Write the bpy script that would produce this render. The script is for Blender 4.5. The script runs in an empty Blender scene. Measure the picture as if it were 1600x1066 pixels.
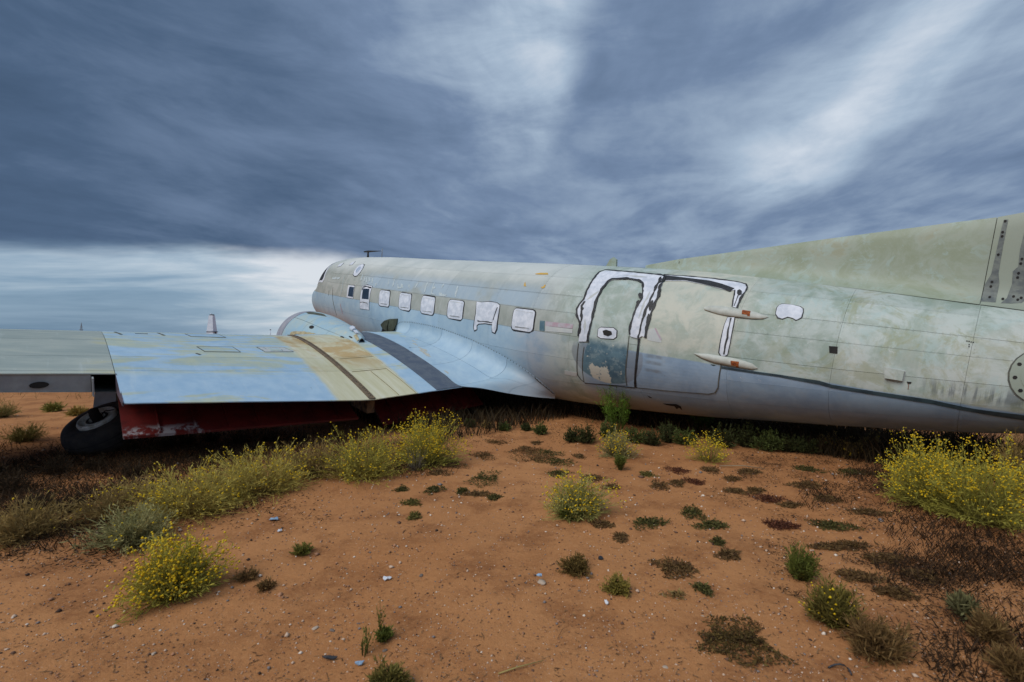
import bpy, bmesh, math, random
import numpy as np
from mathutils import Vector, Matrix, noise as mnoise
from mathutils.geometry import delaunay_2d_cdt

# ------------------------------------------------------------------ camera, sky, sun, exposure
scene = bpy.context.scene
R_ = math.radians
CAM_H = 1.45
FPX = 740.0          # focal length in pixels of a 1600 px wide frame
HORIZON = 525.0
cam_data = bpy.data.cameras.new('camera')
cam_data.sensor_width = 36.0
cam_data.lens = FPX / 1600.0 * 36.0
cam_data.shift_y = -(533.0 - HORIZON) / 1600.0
cam_data.clip_start = 0.05
cam_data.clip_end = 20000.0
cam_data.dof.use_dof = True
cam_data.dof.focus_distance = 8.0
cam_data.dof.aperture_fstop = 2.8
cam = bpy.data.objects.new('camera', cam_data)
cam.location = (0, 0, CAM_H)
cam.rotation_euler = (R_(90), 0, 0)
scene.collection.objects.link(cam)
scene.camera = cam

SUN_AZ = R_(-130.0)     # azimuth from +Y, clockwise positive: sun behind the camera on the left
SUN_EL = R_(46.0)
sd = (math.sin(SUN_AZ) * math.cos(SUN_EL), math.cos(SUN_AZ) * math.cos(SUN_EL), math.sin(SUN_EL))
sun_data = bpy.data.lights.new('sun', 'SUN')
sun_data.energy = 1.5
sun_data.angle = R_(40)
sun_data.color = (1.0, 0.965, 0.91)
sun = bpy.data.objects.new('sun', sun_data)
sun.rotation_euler = Vector(sd).to_track_quat('Z', 'Y').to_euler()
sun.location = (-10, -10, 20)
scene.collection.objects.link(sun)

scene.view_settings.view_transform = 'Standard'
scene.view_settings.look = 'None'
scene.view_settings.gamma = 1.0
scene.view_settings.use_curve_mapping = False
scene.view_settings.exposure = 0.62
scene.cycles.use_denoising = True
scene.cycles.max_bounces = 6
scene.cycles.diffuse_bounces = 3


class NT:
    """small helper to write node trees"""
    def __init__(self, tree):
        self.t = tree
        tree.nodes.clear()

    def n(self, typ, **kw):
        nd = self.t.nodes.new(typ)
        for k, v in kw.items():
            setattr(nd, k, v)
        return nd

    def put(self, sock, v):
        if v is None:
            return
        if isinstance(v, bpy.types.NodeSocket):
            self.t.links.new(v, sock)
        else:
            if isinstance(v, (tuple, list)) and len(v) == 3 and sock.type == 'RGBA':
                v = (*v, 1.0)
            sock.default_value = v

    def m(self, op, a, b=None, c=None, clamp=False):
        nd = self.n('ShaderNodeMath', operation=op, use_clamp=clamp)
        self.put(nd.inputs[0], a)
        self.put(nd.inputs[1], b)
        self.put(nd.inputs[2], c)
        return nd.outputs[0]

    def mix(self, f, a, b, blend='MIX'):
        nd = self.n('ShaderNodeMix', data_type='RGBA', blend_type=blend)
        self.put(nd.inputs[0], f)
        self.put(nd.inputs[6], a)
        self.put(nd.inputs[7], b)
        return nd.outputs[2]

    def sm(self, x, a, b, lo=0.0, hi=1.0):
        nd = self.n('ShaderNodeMapRange', interpolation_type='SMOOTHSTEP', clamp=True)
        self.put(nd.inputs[0], x)
        for i, v in zip((1, 2, 3, 4), (a, b, lo, hi)):
            self.put(nd.inputs[i], v)
        return nd.outputs[0]

    def noise(self, vec, scale, detail=4.0, rough=0.55, dist=0.0):
        nd = self.n('ShaderNodeTexNoise')
        self.put(nd.inputs['Vector'], vec)
        self.put(nd.inputs['Scale'], scale)
        self.put(nd.inputs['Detail'], detail)
        self.put(nd.inputs['Roughness'], rough)
        self.put(nd.inputs['Distortion'], dist)
        return nd.outputs[0]

    def comb(self, x, y, z):
        nd = self.n('ShaderNodeCombineXYZ')
        for i, v in enumerate((x, y, z)):
            self.put(nd.inputs[i], v)
        return nd.outputs[0]

    def sep(self, v):
        nd = self.n('ShaderNodeSeparateXYZ')
        self.put(nd.inputs[0], v)
        return nd.outputs

    def ramp(self, f, stops):
        nd = self.n('ShaderNodeValToRGB')
        e = nd.color_ramp.elements
        while len(e) < len(stops):
            e.new(0.5)
        for el, (p, c) in zip(e, stops):
            el.position = p
            el.color = (*c, 1.0)
        self.put(nd.inputs[0], f)
        return nd.outputs[0]


def srgb(r, g, b):
    def l(c):
        c /= 255.0
        return c / 12.92 if c <= 0.04045 else ((c + 0.055) / 1.055) ** 2.4
    return (l(r), l(g), l(b))


# sky: a storm deck of streaked cloud that ends ahead over a paler band of sky
world = bpy.data.worlds.new('World')
scene.world = world
world.use_nodes = True
w = NT(world.node_tree)
tc = w.n('ShaderNodeTexCoord')
dx, dy, dz = w.sep(tc.outputs['Generated'])
dzc = w.m('MAXIMUM', dz, 0.012)
u = w.m('DIVIDE', dx, dzc)
v = w.m('DIVIDE', dy, dzc)
warp = w.noise(w.comb(u, v, 0.0), 0.55, 3.0)
warp2 = w.noise(w.comb(u, v, 7.0), 0.55, 3.0)
uw = w.m('ADD', u, w.m('MULTIPLY', w.m('SUBTRACT', warp, 0.5), 0.7))
vw = w.m('ADD', v, w.m('MULTIPLY', w.m('SUBTRACT', warp2, 0.5), 0.9))
ac = w.m('SUBTRACT', uw, w.m('MULTIPLY', vw, 0.22))
n1 = w.noise(w.comb(w.m('MULTIPLY', ac, 1.0), w.m('MULTIPLY', vw, 0.42), 1.3), 1.0, 7.0, 0.52, 0.15)
n2 = w.noise(w.comb(w.m('MULTIPLY', ac, 1.6), w.m('MULTIPLY', vw, 0.7), 5.1), 2.4, 7.0, 0.55, 0.1)
puff = w.noise(w.comb(w.m('MULTIPLY', dx, 2.0), w.m('MULTIPLY', dy, 2.0), w.m('MULTIPLY', dz, 6.5)), 1.7, 8.0, 0.6, 0.35)
side = w.sm(w.m('DIVIDE', dx, w.m('ADD', w.m('ABSOLUTE', dy), 0.35)), -0.9, 0.35)
fan = w.m('ADD', w.m('MULTIPLY', n1, 0.68), w.m('MULTIPLY', n2, 0.32))
fw_amt = w.m('ADD', 0.34, w.m('MULTIPLY', side, 0.28))
cl = w.m('ADD', w.m('MULTIPLY', fan, fw_amt), w.m('MULTIPLY', puff, w.m('SUBTRACT', 1.0, fw_amt)))
cl = w.sm(cl, 0.28, 0.73)


def gauss(x, c, wd):
    q = w.m('DIVIDE', w.m('SUBTRACT', x, c), wd)
    return w.m('POWER', 2.718, w.m('MULTIPLY', w.m('MULTIPLY', q, q), -1.0))


# two brighter rifts in the deck, the left one with a sharper right edge
a1 = w.m('ADD', w.m('SUBTRACT', u, w.m('MULTIPLY', v, 0.02)), w.m('MULTIPLY', w.m('SUBTRACT', warp, 0.5), 0.6))
rift1 = w.m('MULTIPLY', w.m('MULTIPLY', w.sm(a1, -0.75, 0.08), w.sm(a1, 0.30, 0.13)), w.sm(v, 3.4, 1.2))
a2 = w.m('ADD', w.m('SUBTRACT', u, w.m('MULTIPLY', v, 0.27)), w.m('MULTIPLY', w.m('SUBTRACT', warp2, 0.5), 0.8))
rift2 = w.m('MULTIPLY', gauss(a2, 1.02, 0.33), w.sm(v, 5.2, 2.2))
rift = w.m('ADD', w.m('MULTIPLY', rift1, 0.42), w.m('MULTIPLY', rift2, 0.32))
rift = w.m('MULTIPLY', rift, w.m('ADD', 0.45, w.m('MULTIPLY', cl, 0.8)))
base = w.m('ADD', w.m('MULTIPLY', cl, w.m('ADD', 0.20, w.m('MULTIPLY', side, 0.16))), w.m('ADD', 0.06, w.m('MULTIPLY', side, 0.24)))
tone = w.m('ADD', base, rift, clamp=True)
deck = w.ramp(tone, [(0.0, srgb(58, 79, 104)), (0.20, srgb(80, 102, 131)), (0.42, srgb(118, 139, 169)),
                     (0.68, srgb(170, 189, 210)), (1.0, srgb(224, 232, 242))])
# pale band under the deck
el = w.m('DIVIDE', dz, w.m('ADD', w.m('ABSOLUTE', dy), 0.02))
st1 = w.noise(w.comb(w.m('MULTIPLY', dx, 4.5), w.m('MULTIPLY', el, 24.0), 2.0), 1.0, 7.0, 0.58, 0.5)
st2 = w.noise(w.comb(w.m('MULTIPLY', dx, 9.0), w.m('MULTIPLY', el, 50.0), 9.0), 1.0, 5.0, 0.6, 0.3)
stv = w.m('ADD', w.m('MULTIPLY', st1, 0.65), w.m('MULTIPLY', st2, 0.35))
azx = w.m('DIVIDE', dx, w.m('ADD', w.m('ABSOLUTE', dy), 0.02))
glow = w.m('ADD', w.m('MULTIPLY', gauss(azx, -0.40, 0.26), 0.62), w.m('MULTIPLY', w.sm(el, 0.04, 0.16), 0.26))
bt = w.m('ADD', w.m('MULTIPLY', w.sm(stv, 0.28, 0.72), 0.46), glow, clamp=True)
sky = w.n('ShaderNodeTexSky', sky_type='NISHITA', sun_disc=False, sun_elevation=SUN_EL, sun_rotation=SUN_AZ)
band = w.ramp(bt, [(0.0, srgb(98, 132, 162)), (0.4, srgb(134, 162, 188)), (0.72, srgb(182, 200, 216)), (1.0, srgb(228, 233, 240))])
skyc = w.mix(1.0, sky.outputs[0], (0.10, 0.10, 0.10), 'MULTIPLY')
band = w.mix(0.12, band, skyc)
edge = w.m('ADD', el, w.m('ADD', w.m('MULTIPLY', w.m('SUBTRACT', w.noise(w.comb(w.m('MULTIPLY', dx, 4.0), 0.0, w.m('MULTIPLY', el, 8.0)), 1.0, 5.0, 0.6), 0.5), 0.06), w.m('ADD', w.m('MULTIPLY', azx, 0.022), w.m('MULTIPLY', w.sm(azx, -0.42, 0.1), 0.10))))
ahead = w.m('MULTIPLY', w.sm(edge, 0.180, 0.140), w.sm(dy, -0.1, 0.25))
skycol = w.mix(ahead, deck, band)
bg = w.n('ShaderNodeBackground')
w.put(bg.inputs[0], skycol)
bg.inputs[1].default_value = 0.62
wo = w.n('ShaderNodeOutputWorld')
w.put(wo.inputs[0], bg.outputs[0])

# ------------------------------------------------------------------ helpers
COL = scene.collection
rng = np.random.default_rng(7)
random.seed(7)


def material(name, rough=0.6, metallic=0.0, spec=0.5):
    m = bpy.data.materials.new(name)
    m.use_nodes = True
    t = NT(m.node_tree)
    bs = t.n('ShaderNodeBsdfPrincipled')
    bs.inputs['Roughness'].default_value = rough
    bs.inputs['Metallic'].default_value = metallic
    bs.inputs['Specular IOR Level'].default_value = spec
    out = t.n('ShaderNodeOutputMaterial')
    t.put(out.inputs[0], bs.outputs[0])
    t.bs = bs
    t.bs_out = out
    return m, t


def bump(t, h, strength=0.3, dist=0.01):
    b = t.n('ShaderNodeBump')
    b.inputs['Strength'].default_value = strength
    b.inputs['Distance'].default_value = dist
    t.put(b.inputs['Height'], h)
    t.put(t.bs.inputs['Normal'], b.outputs[0])


def simple_mat(name, c1, c2=None, scale=8.0, rough=0.6, metallic=0.0, bump_s=0.0, bscale=60.0):
    m, t = material(name, rough, metallic)
    tcn = t.n('ShaderNodeTexCoord').outputs['Object']
    if c2 is None:
        c2 = tuple(c * 0.75 for c in c1)
    t.put(t.bs.inputs['Base Color'], t.mix(t.sm(t.noise(tcn, scale, 6.0, 0.6), 0.35, 0.65), c1, c2))
    if bump_s:
        bump(t, t.noise(tcn, bscale, 5.0), bump_s, 0.01)
    return m


def mesh_obj(name, verts, faces, mat, parent=None, smooth=False, mats=None, midx=None, cols=None):
    me = bpy.data.meshes.new(name)
    me.from_pydata([tuple(p) for p in verts], [], faces)
    for mm in (mats or [mat]):
        me.materials.append(mm)
    if midx is not None:
        me.polygons.foreach_set('material_index', midx)
    if smooth:
        me.polygons.foreach_set('use_smooth', [True] * len(me.polygons))
    if cols is not None:
        ca = me.color_attributes.new('Col', 'FLOAT_COLOR', 'POINT')
        ca.data.foreach_set('color', np.asarray(cols, np.float32).ravel())
    me.update()
    o = bpy.data.objects.new(name, me)
    COL.objects.link(o)
    o.parent = parent
    return o


def quick_mesh(name, V, F3, mat, parent=None, cols=None, smooth=False):
    """triangles from numpy arrays"""
    me = bpy.data.meshes.new(name)
    V = np.asarray(V, np.float32)
    F3 = np.asarray(F3, np.int32)
    k = F3.shape[1]
    me.vertices.add(len(V))
    me.vertices.foreach_set('co', V.ravel())
    me.loops.add(F3.size)
    me.loops.foreach_set('vertex_index', F3.ravel())
    me.polygons.add(len(F3))
    me.polygons.foreach_set('loop_start', np.arange(0, F3.size, k, dtype=np.int32))
    if smooth:
        me.polygons.foreach_set('use_smooth', np.ones(len(F3), bool))
    me.materials.append(mat)
    if cols is not None:
        ca = me.color_attributes.new('Col', 'FLOAT_COLOR', 'POINT')
        ca.data.foreach_set('color', np.asarray(cols, np.float32).ravel())
    me.update(calc_edges=True)
    me.validate()
    o = bpy.data.objects.new(name, me)
    COL.objects.link(o)
    o.parent = parent
    return o


def tag(o, label=None, cat=None, group=None, kind=None):
    if label:
        o['label'] = label
    if cat:
        o['category'] = cat
    if group:
        o['group'] = group
    if kind:
        o['kind'] = kind
    return o


def empty(name, loc=(0, 0, 0), rot=(0, 0, 0)):
    o = bpy.data.objects.new(name, None)
    o.empty_display_size = 0.2
    o.location = loc
    o.rotation_euler = rot
    COL.objects.link(o)
    return o


def ground_z(x, y):
    z = 0.030 * mnoise.noise(Vector((x * 0.55, y * 0.55, 3.1))) + 0.014 * mnoise.noise(Vector((x * 1.9, y * 1.9, 9.7)))
    return z


def at(px, py):
    """ground point seen at a photograph pixel"""
    t = CAM_H * FPX / (py - HORIZON)
    x, y = (px - 800.0) / FPX * t, t
    return x, y, ground_z(x, y), t / FPX     # last: metres per pixel there


# ------------------------------------------------------------------ ground
def build_ground():
    m, t = material('sand', 0.95, spec=0.15)
    P = t.n('ShaderNodeNewGeometry').outputs['Position']
    big = t.noise(P, 0.35, 5.0, 0.6)
    mid = t.noise(P, 2.3, 7.0, 0.62)
    fine = t.noise(P, 38.0, 6.0, 0.7)
    grit = t.noise(P, 150.0, 3.0, 0.7)
    c = t.mix(t.sm(big, 0.32, 0.7), srgb(162, 109, 67), srgb(180, 127, 82))
    c = t.mix(t.m('MULTIPLY', t.sm(mid, 0.45, 0.66), 0.7), c, srgb(124, 78, 46))
    c = t.mix(t.m('MULTIPLY', t.sm(fine, 0.42, 0.7), 0.45), c, srgb(186, 134, 88))
    c = t.mix(t.m('MULTIPLY', t.sm(grit, 0.56, 0.72), 0.5), c, srgb(112, 74, 54))
    c = t.mix(t.m('MULTIPLY', t.sm(grit, 0.40, 0.30), 0.45), c, srgb(196, 156, 124))
    t.put(t.bs.inputs['Base Color'], c)
    h = t.m('ADD', t.m('MULTIPLY', fine, 0.5), t.m('MULTIPLY', grit, 0.35))
    h = t.m('ADD', h, t.m('MULTIPLY', t.noise(P, 9.0, 6.0, 0.65), 1.4))
    bump(t, h, 0.55, 0.02)
    # one sheet, fine near the camera and coarser to the horizon
    def axis(lo, hi, step, far, grow):
        a = list(np.arange(lo, hi + 1e-6, step))
        s = step
        while a[-1] < far:
            s *= grow
            a.append(a[-1] + s)
        s = step
        while a[0] > -far:
            s *= grow
            a.insert(0, a[0] - s)
        return a
    xs = axis(-6.0, 7.0, 0.06, 9000.0, 1.22)
    ys = axis(0.8, 9.0, 0.06, 9000.0, 1.22)
    V = []
    for y in ys:
        for x in xs:
            near = max(0.0, 1.0 - max(0.0, math.hypot(x, y - 5) - 25.0) / 30.0)
            z = ground_z(x, y) * near
            if abs(x) < 8 and 0 < y < 11:
                z += 0.006 * mnoise.noise(Vector((x * 6, y * 6, 1.0))) + 0.0035 * mnoise.noise(Vector((x * 15, y * 15, 4.0)))
            V.append((x, y, z))
    nx = len(xs)
    F = [(j * nx + i, j * nx + i + 1, (j + 1) * nx + i + 1, (j + 1) * nx + i) for j in range(len(ys) - 1) for i in range(nx - 1)]
    o = quick_mesh('ground', V, F, m, smooth=True)
    tag(o, kind='structure')


build_ground()

# ------------------------------------------------------------------ airplane (station x aft of the nose, y to port, z up)
AX = 10.3
AZ = 1.25
FWD = (-0.68831354, 0.71276954, 0.13484829)
PORT = (-0.72240551, -0.69042266, -0.03803718)
UPV = (0.06599057, -0.12359666, 0.99013591)
BASE = (0.6588822, 9.2974018, 0.27773549)
plane = empty('airplane')
plane.matrix_world = Matrix(((FWD[0], PORT[0], UPV[0], BASE[0]), (FWD[1], PORT[1], UPV[1], BASE[1]),
                             (FWD[2], PORT[2], UPV[2], BASE[2]), (0, 0, 0, 1)))
tag(plane, 'derelict twin engined airliner with peeling blue and olive paint lying across the sand', 'airplane')


def L(p):
    return (AX - p[0], p[1], p[2] + AZ)


def to_world(p):
    return plane.matrix_world @ Vector(L(p))


XK = np.array([0, .12, .4, .9, 1.3, 1.8, 2.4, 3.2, 4.5, 6.3, 8.3, 10.3, 11.8, 13.3, 14.8, 16.3, 17.8, 19.8])
WK = np.array([.03, .38, .70, .95, 1.05, 1.11, 1.16, 1.2, 1.24, 1.25, 1.25, 1.23, 1.17, 1.06, .90, .70, .48, .2])
ZT = np.array([-.22, .02, .18, .34, .47, 1.2, 1.29, 1.32, 1.335, 1.32, 1.316, 1.315, 1.303, 1.28, 1.212, 1.086, .928, .713])
ZB = np.array([-.28, -.52, -.70, -.90, -1.01, -1.1, -1.17, -1.237, -1.293, -1.317, -1.326, -1.234, -1.066, -.84, -.557, -.243, .181, .55])
ZC = np.array([-.25, -.23, -.18, -.10, -.05, -.03, -.01, 0, 0, 0, 0, 0, .02, .06, .12, .22, .35, .5])


def slopes(yk):
    h = np.diff(XK)
    d = np.diff(yk) / h
    m = np.zeros_like(yk)
    for i in range(1, len(XK) - 1):
        if d[i - 1] * d[i] > 0:
            w1 = 2 * h[i] + h[i - 1]
            w2 = h[i] + 2 * h[i - 1]
            m[i] = (w1 + w2) / (w1 / d[i - 1] + w2 / d[i])
    m[0], m[-1] = d[0], d[-1]
    return m


SL = {k: slopes(a) for k, a in (('w', WK), ('t', ZT), ('b', ZB), ('c', ZC))}


def prof(x):
    x = min(max(x, 0.0), 19.8)
    i = min(max(int(np.searchsorted(XK, x)) - 1, 0), len(XK) - 2)
    h = XK[i + 1] - XK[i]
    t = (x - XK[i]) / h
    r = []
    for k, a in (('w', WK), ('t', ZT), ('b', ZB), ('c', ZC)):
        m = SL[k]
        r.append(a[i] * (1 + 2 * t) * (1 - t) ** 2 + a[i + 1] * t * t * (3 - 2 * t) + h * (m[i] * t * (1 - t) ** 2 + m[i + 1] * t * t * (t - 1)))
    return r


def fus(x, ph, off=0.0):
    """point on the fuselage skin: station x, angle ph in degrees from the crown over the port side"""
    W, T, B, C = prof(x)
    s, c = math.sin(R_(ph)), math.cos(R_(ph))
    hgt = (T - C) if c > 0 else (C - B)
    e = 1.0 - (.30 if c > 0 else .0) * max(0.0, 1 - max(0.0, x - 1.3) / 1.4) * min(1.0, x / .5)
    p = [x, W * math.copysign(abs(s) ** e, s), C + math.copysign(abs(c) ** e, c) * hgt]
    if off:
        ny, nz = s / max(W, .05), c / max(hgt, .05)
        l = math.hypot(ny, nz)
        p[1] += ny / l * off
        p[2] += nz / l * off
    return p


def grid_mesh(fn, us, vs, skirt=0.0, flip=False):
    """grid surface in local coordinates with an optional skirt: fn(u, v, off)"""
    V = [L(fn(a, b, 0.0)) for a in us for b in vs]
    n = len(vs)
    F = [(i * n + j, i * n + j + 1, (i + 1) * n + j + 1, (i + 1) * n + j) for i in range(len(us) - 1) for j in range(n - 1)]
    if skirt:
        ring = [(0, j) for j in range(n)] + [(i, n - 1) for i in range(1, len(us))] + [(len(us) - 1, j) for j in range(n - 2, -1, -1)] + [(i, 0) for i in range(len(us) - 2, 0, -1)]
        b = len(V)
        m = len(ring)
        for (i, j) in ring:
            V.append(V[i * n + j])
        for (i, j) in ring:
            V.append(L(fn(us[i], vs[j], -skirt)))
        for k in range(m):
            k2 = (k + 1) % m
            F.append((b + k2, b + k, b + m + k, b + m + k2))
    if flip:
        F = [tuple(reversed(f)) for f in F]
    return V, F


def seq(a, b, step):
    n = max(1, int(math.ceil(abs(b - a) / step)))
    return [a + (b - a) * i / n for i in range(n + 1)]


def oilcan(x, ph):
    return 0.0022 * mnoise.noise(Vector((x * 2.1, ph * 0.055, 2.0))) + 0.0010 * mnoise.noise(Vector((x * 5.0, ph * 0.13, 6.0)))


# ---- paint
def paint_base(t):
    X, Y, Z = t.sep(t.n('ShaderNodeTexCoord').outputs['Object'])
    x = t.m('SUBTRACT', AX, X)
    z = t.m('SUBTRACT', Z, AZ)
    return x, Y, z


def fuselage_paint(door=False):
    m, t = material('door_paint' if door else 'fuselage_paint', 0.42, spec=0.45)
    x, y, z = paint_base(t)
    P = t.comb(x, y, z)
    na = t.noise(P, 1.1, 6.0, 0.6)
    nb = t.noise(P, 3.2, 7.0, 0.65, 0.4)
    nc = t.noise(P, 11.0, 6.0, 0.65)
    streak = t.noise(t.comb(t.m('MULTIPLY', x, 14.0), y, t.m('MULTIPLY', z, 1.2)), 1.0, 5.0, 0.6)
    wob = t.m('MULTIPLY', t.m('SUBTRACT', nb, 0.5), 0.10)
    # forward upper body: grey olive, cream crown, sky blue overspray above the belt
    olive = t.mix(t.sm(nb, 0.35, 0.65), srgb(152, 159, 154), srgb(170, 175, 171))
    crown = t.mix(t.sm(na, 0.35, 0.65), srgb(184, 192, 191), srgb(203, 208, 206))
    c = t.mix(t.sm(t.m('ADD', z, wob), 0.75, 1.12), olive, crown)
    over = t.m('MULTIPLY', t.m('MULTIPLY', t.sm(z, 0.50, 0.54), t.sm(t.m('ADD', z, wob), 1.0, 0.72)), t.m('MULTIPLY', t.sm(x, 4.2, 5.2), t.sm(x, 11.6, 10.4)))
    over = t.m('MULTIPLY', over, t.sm(na, 0.30, 0.52))
    c = t.mix(t.m('MULTIPLY', over, 0.8), c, srgb(158, 180, 199))
    # pale bloom and bleached streaks
    c = t.mix(t.m('MULTIPLY', t.sm(streak, 0.5, 0.75), 0.28), c, srgb(196, 205, 204))
    # lower body light blue
    blue = t.mix(t.sm(nb, 0.3, 0.7), srgb(152, 181, 204), srgb(172, 196, 212))
    blue = t.mix(t.m('MULTIPLY', t.sm(nc, 0.55, 0.75), 0.25), blue, srgb(178, 196, 206))
    blue = t.mix(t.sm(t.m('ADD', x, t.m('MULTIPLY', nb, 1.2)), 10.9, 11.8), blue, t.mix(t.sm(nb, 0.38, 0.62), srgb(150, 168, 188), srgb(170, 182, 196)))
    blue = t.mix(t.m('MULTIPLY', t.sm(z, -0.55, -1.0), t.sm(x, 10.4, 11.2)), blue, srgb(168, 178, 188))
    blue = t.mix(t.m('MULTIPLY', t.m('MULTIPLY', t.sm(x, 5.0, 3.4), t.sm(t.m('ADD', z, wob), -0.10, -0.75)), 0.7), blue, srgb(176, 142, 124))
    belt = t.m('ADD', 0.165, t.m('MULTIPLY', t.m('SUBTRACT', nc, 0.5), 0.012))
    c = t.mix(t.sm(z, t.m('SUBTRACT', belt, 0.004), t.m('ADD', belt, 0.004)), blue, c)
    # rear body: cream and sage with aqua bloom
    sage = t.mix(t.sm(nb, 0.40, 0.60), srgb(146, 162, 153), srgb(176, 188, 185))
    sage = t.mix(t.m('MULTIPLY', t.m('MULTIPLY', t.sm(t.noise(P, 2.3, 10.0, 0.74, 0.8), 0.50, 0.60), 0.6), t.sm(x, 13.6, 15.2)), sage, srgb(138, 145, 110))
    sage = t.mix(t.m('MULTIPLY', t.sm(t.noise(t.comb(x, y, t.m('ADD', z, 5.0)), 4.0, 10.0, 0.74, 0.9), 0.53, 0.60), 0.55), sage, srgb(164, 186, 186))
    sage = t.mix(t.m('MULTIPLY', t.sm(na, 0.50, 0.62), 0.25), sage, srgb(190, 186, 182))
    sage = t.mix(t.m('MULTIPLY', t.sm(streak, 0.5, 0.8), 0.25), sage, srgb(200, 204, 198))
    c = t.mix(t.sm(t.m('ADD', x, t.m('MULTIPLY', nb, 0.9)), 11.4, 12.3), c, sage)
    # grey blue below the cheat line on the rear body
    slate = t.mix(t.sm(nb, 0.3, 0.7), srgb(124, 148, 174), srgb(146, 168, 190))
    slate = t.mix(t.m('MULTIPLY', t.sm(nc, 0.5, 0.7), 0.3), slate, srgb(152, 162, 170))
    slate = t.mix(t.m('MULTIPLY', t.sm(t.m('ADD', z, t.m('MULTIPLY', wob, 2.0)), -0.50, -0.66), t.sm(x, 14.0, 13.2)), slate, srgb(166, 170, 170))
    rear = t.sm(t.m('ADD', x, t.m('MULTIPLY', wob, 1.0)), 11.8, 12.1)
    c = t.mix(t.m('MULTIPLY', rear, t.sm(t.m('ADD', z, t.m('MULTIPLY', wob, 0.25)), 0.115, 0.095)), c, slate)
    # cream wash over the cargo door, faded roundel and three foot smudges
    c = t.mix(t.m('MULTIPLY', t.m('MULTIPLY', t.sm(x, 12.75, 12.95), t.sm(x, 14.3, 13.9)), t.m('MULTIPLY', t.sm(z, .12, .3), t.sm(nb, .35, .6, .25, .8))), c, srgb(190, 190, 176))
    rx = t.m('DIVIDE', t.m('SUBTRACT', x, 12.38), .60)
    rz = t.m('DIVIDE', t.m('ADD', z, .02), .43)
    rr_ = t.m('ADD', t.m('ADD', t.m('MULTIPLY', rx, rx), t.m('MULTIPLY', rz, rz)), t.m('MULTIPLY', wob, 1.2))
    lowm = t.sm(t.m('ADD', z, t.m('MULTIPLY', wob, 2.2)), .26 if door else .12, .10 if door else .06)
    disc = t.m('MULTIPLY', t.sm(rr_, 1.02, .94), lowm)
    if door:
        teal = t.mix(t.sm(nb, .35, .65), srgb(56, 86, 104), srgb(88, 118, 132))
        teal = t.mix(t.m('MULTIPLY', t.sm(nc, .5, .62), .35), teal, srgb(150, 166, 166))
        pl = t.noise(t.comb(x, 2.0, z), 9.0, 8.0, .7, .3)
        pz = t.m('MULTIPLY', t.sm(z, -.17, -.25), t.m('MULTIPLY', t.sm(x, 12.06, 12.16), t.sm(x, 12.5, 12.4)))
        teal = t.mix(t.sm(t.m('ADD', pl, t.m('MULTIPLY', pz, .22)), .62, .635), teal, srgb(188, 187, 176))
        c = t.mix(t.m('MULTIPLY', disc, .95), c, teal)
    else:
        c = t.mix(t.m('MULTIPLY', disc, .6), c, srgb(116, 122, 132))
    sm_ = t.m('MULTIPLY', t.sm(x, 12.98, 13.06), t.sm(x, 13.27, 13.2))
    sg_ = None
    for zc_ in (.075, -.01, -.12):
        d_ = t.m('ABSOLUTE', t.m('SUBTRACT', z, zc_))
        g_ = t.sm(d_, .035, .01)
        sg_ = g_ if sg_ is None else t.m('ADD', sg_, g_)
    c = t.mix(t.m('MULTIPLY', t.m('MULTIPLY', sm_, sg_), t.sm(nc, .3, .6, .2, .6)), c, srgb(104, 108, 110))
    # oily stains running down near the tail
    run = t.noise(t.comb(t.m('MULTIPLY', x, 22.0), 0.0, t.m('MULTIPLY', z, 2.0)), 1.0, 4.0, 0.6)
    st = t.m('MULTIPLY', t.m('MULTIPLY', t.sm(x, 15.75, 16.0), t.sm(z, 0.34, 0.24)), t.m('MULTIPLY', t.sm(z, 0.11, 0.2), t.sm(t.m('ADD', run, t.m('MULTIPLY', nb, 0.5)), 0.72, 0.86)))
    c = t.mix(t.m('MULTIPLY', st, 0.65), c, srgb(78, 86, 96))
    # grime: fine dirt and scuffs
    c = t.mix(t.m('MULTIPLY', t.sm(nc, 0.30, 0.22), 0.6), c, srgb(96, 96, 88))
    fine = t.noise(P, 60.0, 4.0, 0.7)
    c = t.mix(t.m('MULTIPLY', t.sm(fine, 0.62, 0.78), 0.25), c, srgb(110, 112, 108))
    chip = t.noise(P, 7.0, 12.0, 0.78, 0.4)
    c = t.mix(t.m('MULTIPLY', t.sm(chip, 0.640, 0.655), 0.55), c, srgb(206, 210, 208))
    c = t.mix(t.m('MULTIPLY', t.sm(chip, 0.345, 0.335), 0.5), c, srgb(112, 116, 108))
    rnd = t.n('ShaderNodeObjectInfo').outputs['Random']
    c = t.mix(1.0, c, t.mix(rnd, (.90, .91, .90), (1.05, 1.04, 1.03)), 'MULTIPLY')
    t.put(t.bs.inputs['Base Color'], c)
    t.put(t.bs.inputs['Roughness'], t.m('ADD', 0.42, t.m('MULTIPLY', nc, 0.3)))
    bump(t, t.m('ADD', t.m('ADD', t.m('MULTIPLY', nc, 0.6), t.m('MULTIPLY', fine, 0.25)), t.m('MULTIPLY', nb, 2.0)), 0.14, 0.012)
    return m


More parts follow.
